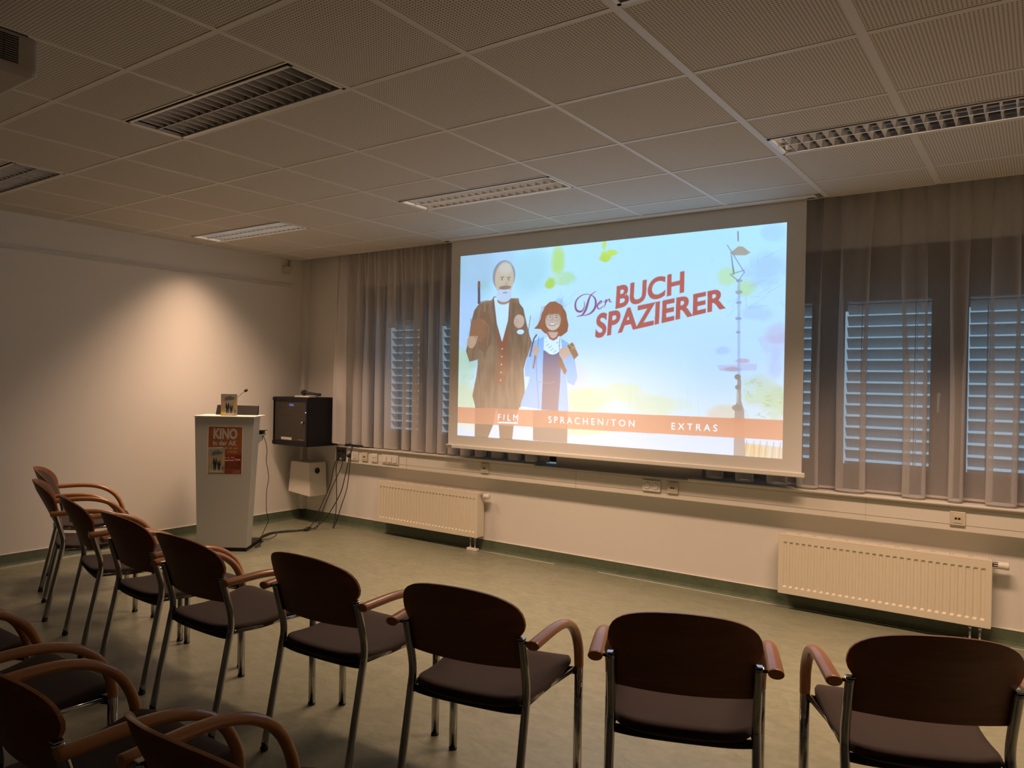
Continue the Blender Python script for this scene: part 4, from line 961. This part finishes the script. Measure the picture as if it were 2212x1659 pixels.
# monitor lying tilted behind
t = thing('monitor', 'black screen panel leaning behind the film case on the lectern', 'monitor', tuple(Lp(.034, .20, HL+.010)), RL)
MB().add([(-.182, 0, 0), (.182, 0, 0), (.182, .05, 0), (-.182, .05, 0), (-.180, .035, .086), (.180, .035, .086), (.180, .06, .080), (-.180, .06, .080)], [(3, 2, 1, 0), (4, 5, 6, 7), (0, 1, 5, 4), (1, 2, 6, 5), (2, 3, 7, 6), (3, 0, 4, 7)]).build('panel', BLACKP, t, bevel=.004)
MB().box(-.178, .178, -.001, .012, .002, .006).build('front_edge', mat('edge_grey', (.08, .075, .07), .35), t)
t = thing('gooseneck_microphone', 'gooseneck microphone rising behind the film case on the lectern', 'microphone', tuple(Lp(.035, .12, HL+.0095)), RL)
MB().lathe((0, 0, 0), [(.022, 0), (.022, .012), (.008, .018)], 16, 'Z').build('base', BLACKP, t)
MB().tube(catmull([(0, 0, .015), (.005, 0, .08), (.02, 0, .135), (.055, 0, .175), (.098, 0, .210)], 6), .0028, 8).build('gooseneck', DCHROME, t)
MB().lathe((.098, 0, .210), [(.004, -.004), (.010, .0), (.0135, .010), (.012, .022), (.005, .029)], 14, 'Z', Matrix.Rotation(math.radians(48), 3, 'Y')).build('foam_head', RUBBER, t)
t = thing('pocket_transmitter', 'small black device with a status light on the shelf behind the lectern', 'transmitter', tuple(Lp(.180, .35, .9875)), RL)
MB().box(-.045, .05, -.04, .04, 0, .018).build('body', BLACKP, t, bevel=.003)
MB().box(-.047, .075, -.05, .03, .022, .026).build('lid', BLACKP, t); MB().box(-.02, .02, -.02, .01, .017, .023).build('spacer', BLACKP, t)
MB().lathe((-.018, -.0405, .010), [(.003, 0), (.003, -.001)], 8, 'Y').build('status_light', mat('led_white', (.4, .5, .6), .3, emit=(.6, .8, 1.0), estr=3), t)
pts = [Lp(x, y, z) for x, y, z in ((.20, .312, .998), (.222, .30, .985), (.244, .33, .94), (.256, .37, .84), (.248, .38, .74), (.262, .38, .66), (.272, .38, .58), (.258, .38, .48), (.254, .38, .38), (.258, .38, .28), (.276, .38, .20), (.250, .38, .13), (.215, .39, .05), (.205, .40, .008))]
pts += [Vector((.63, -.99, .006)), Vector((.67, -.93, .006)), Vector((.60, -.80, .006)), Vector((.50, -.70, .006)), Vector((.48, -.58, .006)), Vector((.545, -.50, .006))]
cable('cable', [tuple(p) for p in pts], .0028, 'thin dark cable hanging down behind the right side of the lectern', n=5, group=None)
cable('cable', [tuple(Lp(*p)) for p in ((.20, .305, .998), (.215, .292, .95), (.228, .29, .925), (.240, .295, .94), (.228, .30, .975), (.212, .31, .998))], .0025, 'small loop of thin cable under the device behind the lectern', group=None)
cable('cable', [tuple(Lp(*p)) for p in ((.215, .36, .006), (.24, .27, .006), (.262, .20, .006), (.25, .15, .006), (.232, .17, .006), (.235, .28, .010), (.222, .40, .006))], .0035, 'coiled black cable on the floor at the right foot of the lectern', group=None)

# ======================= PROJECTOR =======================
pj_ = thing('projector', 'white ceiling projector with dark vents cut by the left edge', 'projector', (3.50, -4.32, 2.47))
WPJ = mat('projector_white', (.42, .38, .33), .45)
b = MB(); b.box(-.21, .20, -.17, .17, .0, .135); b.build('body', WPJ, pj_, bevel=.022, seg=4)
v = MB(); 
for k in range(12): v.box(.1985, .2012, -.15, .105, .030+.0075*k, .0345+.0075*k)
v.build('vent', mat('vent_black', (.01, .009, .008), .6), pj_)
v = MB()
for y in (-.10, -.045, .01, .065): v.box(.2005, .2022, y-.002, y+.002, .028, .118)
v.build('vent_rib', mat('vent_rib', (.10, .09, .08), .5), pj_)
MB().box(-.20, .19, -.16, .14, .128, .1385).build('top_shell', mat('top_shell_dark', (.06, .05, .04), .5), pj_, bevel=.006)
MB().lathe((.08, .165, .07), [(.045, 0), (.045, .02), (.036, .024), (.034, .012), (.001, .012)], 24, 'Y').build('lens', BLACKP, pj_)
MB().tube([(0, 0, .13), (0, 0, HC-2.47)], .022, 16).build('ceiling_mount', WPJ, pj_)

# ======================= CHAIRS =======================
def make_chair():
    t = thing('armchair', '', 'chair', (0, 0, 0))
    # upholstered seat, saddle shaped
    rows_t, rows_b = [], []; ny, nx = 14, 14
    def outline(v):      # half width along depth (v 0 rear .. 1 front)
        return .205+.03*v
    def P3(u, v, top):
        hw_ = outline(v); y = -.395+v*.425; edge = 1-max(abs(u)**6, 0)
        # round off the corners in plan
        y = y-.022*(1-u**4)*(1-v)**2+.012*(1-u*u)*v*v
        x = u*hw_*(1-.10*(max(0, v-.86)/.14)**2*abs(u)**3-.08*(max(0, .12-v)/.12)**2*abs(u)**3)
        z = .448+.012*v+.012*v*v-.022*math.sin(math.pi*min(1, v*1.05))-.006*(1-u*u)*(1-v)-.010*(1-u*u)*v
        z -= .020*(max(0, v-.82)/.18)**2
        th = .040
        if not top: z -= th-.006*abs(u)
        return (x, y, z)
    us = [-1+2*i/nx for i in range(nx+1)]; vs = [j/ny for j in range(ny+1)]
    m = MB()
    # closed cushion: superellipse cross sections
    for j, v in enumerate(vs):
        ring = []
        for u in us: ring.append(P3(u, v, True))
        e_ = P3(1, v, True); ring.append((e_[0]+.007, e_[1], e_[2]-.012)); ring.append((e_[0]+.006, e_[1], e_[2]-.026))
        for u in us[::-1]: ring.append(P3(u*.97, v, False))
        e_ = P3(-1, v, True); ring.append((e_[0]-.006, e_[1], e_[2]-.026)); ring.append((e_[0]-.007, e_[1], e_[2]-.012))
        rows_t.append(ring)
    r0 = [(p[0]*.985, p[1]-.008, .5*p[2]+.5*(sum(q[2] for q in rows_t[0])/len(rows_t[0]))) for p in rows_t[0]]
    r1 = [(p[0]*.985, p[1]+.010, .5*p[2]+.5*(sum(q[2] for q in rows_t[-1])/len(rows_t[-1]))-.004) for p in rows_t[-1]]
    m.grid([r0]+rows_t+[r1], closed=True); nn = len(r0); o = len(m.v)-nn*(ny+3)
    m.f.append(tuple(o+k for k in range(nn))); m.sm.append(True); m.f.append(tuple(len(m.v)-nn+k for k in range(nn))[::-1]); m.sm.append(True)
    m.build('seat', FABRIC, t)
    # steel frame under the seat
    for s_ in (-1, 1): MB().tube([(s_*.214, -.392, .418), (s_*.214, -.2, .412), (s_*.256, -.004, .422)], .009, 10).build('side_rail', CHROME, t)
    f = MB()
    f.tube(catmull([(-.222, -.392, .405), (-.14, -.40, .400), (0, -.403, .399), (.14, -.40, .400), (.222, -.392, .405)], 5), .015, 8, r2=.006, up=(0, 0, 1)); f.build('cross_bar', BLACKM, t); f = MB()
    f.tube(catmull([(-.258, -.004, .414), (-.17, -.02, .405), (0, -.03, .392), (.17, -.02, .405), (.258, -.004, .414)], 5), .015, 8, r2=.006, up=(0, 0, 1))
    f.build('cross_bar', BLACKM, t)
    # backrest shell: plywood, bowed, wide rounded top
    def half(z):     # half width at height z
        if z < .655: return .2065
        if z < .70: return .2065+.0235*math.sin((z-.655)/.045*math.pi/2)
        q = (z-.70)/(.829-.70); return .230*(max(0, 1-q**2.6))**.48
    def ycen(z): return -.420-.30*(z-.655)-.2*(z-.655)**2
    zs = [.545, .56, .60, .64, .655, .665, .68, .70, .72, .74, .76, .775, .79, .80, .81, .818, .824, .8285, .829]
    def shell(zs, inset, off, thick, topcut=0):
        rf, rb = [], []; nu = 16
        for z in zs:
            hw_ = max(half(z)-inset, .004) if z < .8289 else .004
            a, b_ = [], []
            for i in range(nu+1):
                u = -1+2*i/nu; x = u*hw_; bow = -(.040+.035*min(1, max(0, (z-.56)/.2)))*(1-(x/.230)**2); y = ycen(z)+bow
                zz = z
                a.append((x, y+off, zz)); b_.append((x, y+off-thick, zz))
            rf.append(a); rb.append(b_)
        return rf, rb
    rf, rb = shell(zs, 0, .006, .011)
    m = MB(); nu = 16
    ringed = [a+b_[::-1] for a, b_ in zip(rf, rb)]
    m.grid(ringed, closed=True); n2_ = len(ringed[0]); m.f.append(tuple(range(n2_))); m.sm.append(False); m.f.append(tuple(len(m.v)-n2_+k for k in range(n2_))); m.sm.append(False)
    bk = m.build('backrest', BACKW, t, bevel=.003); bk.data.materials.append(EDGEW)
    for pg in bk.data.polygons:
        if abs(pg.normal.y) < .75: pg.material_index = 1
    zi = [.562, .58, .60, .64, .655, .68, .70, .72, .74, .755, .77, .785, .795, .80, .802]
    def half2(z):
        if z < .70: return .188
        q = (z-.70)/(.8025-.70); return .188*(max(0, 1-q**2.3))**.5
    ra = []
    for k, z in enumerate(zi):
        hw_ = max(half2(z), .01); e0 = .35 if k in (0, len(zi)-1) else 1
        a, b_ = [], []
        for i in range(nu+1):
            u = -1+2*i/nu; x = u*hw_; y = ycen(z)-(.040+.035*min(1, max(0, (z-.56)/.2)))*(1-(x/.230)**2)
            puff = .016*(1-u**8)*e0+.002
            a.append((x, y+.006+puff, z)); b_.append((x, y+.0055, z))
        ra.append(a+b_[::-1])
    m = MB(); m.grid(ra, closed=True); m.f.append(tuple(range(n2_))); m.sm.append(True); m.f.append(tuple(len(m.v)-n2_+k for k in range(n2_))); m.sm.append(True)
    m.build('back_pad', FABRIC, bk)
    for s_ in (-1, 1):
        # rear leg runs on as back post
        p = catmull([(s_*.222, -.478, .02), (s_*.221, -.45, .16), (s_*.220, -.415, .33), (s_*.220, -.398, .415), (s_*.219, -.392, .45), (s_*.219, -.396, .50), (s_*.219, -.418, .58), (s_*.219, -.440, .655)], 4)
        n_ = len(p); lg = MB(); lg.tube(p, [.0140]*n_, 14, r2=[.0142]*n_, up=(0, 1, 0)); L_ = lg.build('leg', CHROME, t)
        MB().lathe((s_*.222, -.480, 0), [(.013, 0), (.016, .004), (.016, .012), (.011, .018), (.012, .03)], 14, 'Z').build('foot_glide', RUBBER, L_)
        MB().box(s_*.219-.0125, s_*.219+.0125, -.453, -.427, .655, .660).build('post_cap', CHROME, L_, bevel=.002)
        MB().tube([(s_*.219, -.438, .645), (s_*.268, -.438, .647)], .0055, 8).build('arm_bolt', BLACKM, L_)
        # front leg
        lg = MB(); lg.tube([(s_*.265, .002, .448), (s_*.265, .002, .22), (s_*.265, .002, .008)], .0150, 16, r2=.0165, up=(0, 1, 0)); L_ = lg.build('leg', CHROME, t)
        MB().lathe((s_*.265, .002, 0), [(.015, 0), (.0165, .003), (.0165, .010)], 14, 'Z').build('foot_glide', RUBBER, L_)
        # bent wood arm
        p = catmull([(s_*.266, -.462, .647), (s_*.268, -.38, .650), (s_*.270, -.29, .652), (s_*.271, -.21, .646), (s_*.270, -.14, .628), (s_*.269, -.085, .598), (s_*.268, -.042, .556), (s_*.267, -.014, .505), (s_*.265, .000, .46), (s_*.265, .003, .425)], 4)
        n_ = len(p); r_ = [.0155+.0 if i < n_*.8 else .0165 for i in range(n_)]; q_ = [.0235-.006*(i/n_) for i in range(n_)]
        ar = MB(); ar.tube(p, r_, 16, r2=q_); ar.build('armrest', ARMW, t, bevel=.003)
    return t
ch0 = make_chair()
spots = [
 ((0.930, -2.415), -.50, 'front row', 'leftmost chair of the front row, closest to the left wall'),
 ((1.565, -2.679), -.39, 'front row', 'second chair from the left in the front row, overlapping the one by the wall'),
 ((2.262, -2.835), -.255, 'front row', 'third chair from the left in the front row'),
 ((2.848, -2.913), -.05, 'front row', 'fourth chair from the left in the front row, in front of the lectern foot'),
 ((3.485, -2.995), .00, 'front row', 'fifth chair from the left in the front row, below the lectern'),
 ((4.126, -2.894), .07, 'front row', 'sixth chair from the left, mid picture, with open floor before it'),
 ((4.790, -2.875), .19, 'front row', 'third chair from the right in the front row, its curved right arm fully visible'),
 ((5.414, -2.700), .38, 'front row', 'second chair from the right in the front row, back seen nearly square on'),
 ((6.040, -2.445), .41, 'front row', 'rightmost chair of the front row, before the right radiator'),
 ((3.070, -4.010), .0, 'second row', 'chair of the dark second row, only an arm showing at the left edge'),
 ((3.700, -4.010), .0, 'second row', 'dark second row chair whose arm curves in at the left edge'),
 ((4.430, -4.040), .0, 'second row', 'dark near chair with both arms visible at the bottom left'),
 ((5.100, -3.970), .0, 'second row', 'nearest chair, its rounded back cut by the bottom edge left of centre'),
]
for k, ((x, y), a, row, lb) in enumerate(spots):
    c = ch0 if k == 0 else copy_tree(ch0)
    c.location = (x, y, 0); c.rotation_euler.z = a; c['label'] = lb
    c['group'] = 'wooden armchairs in the '+row
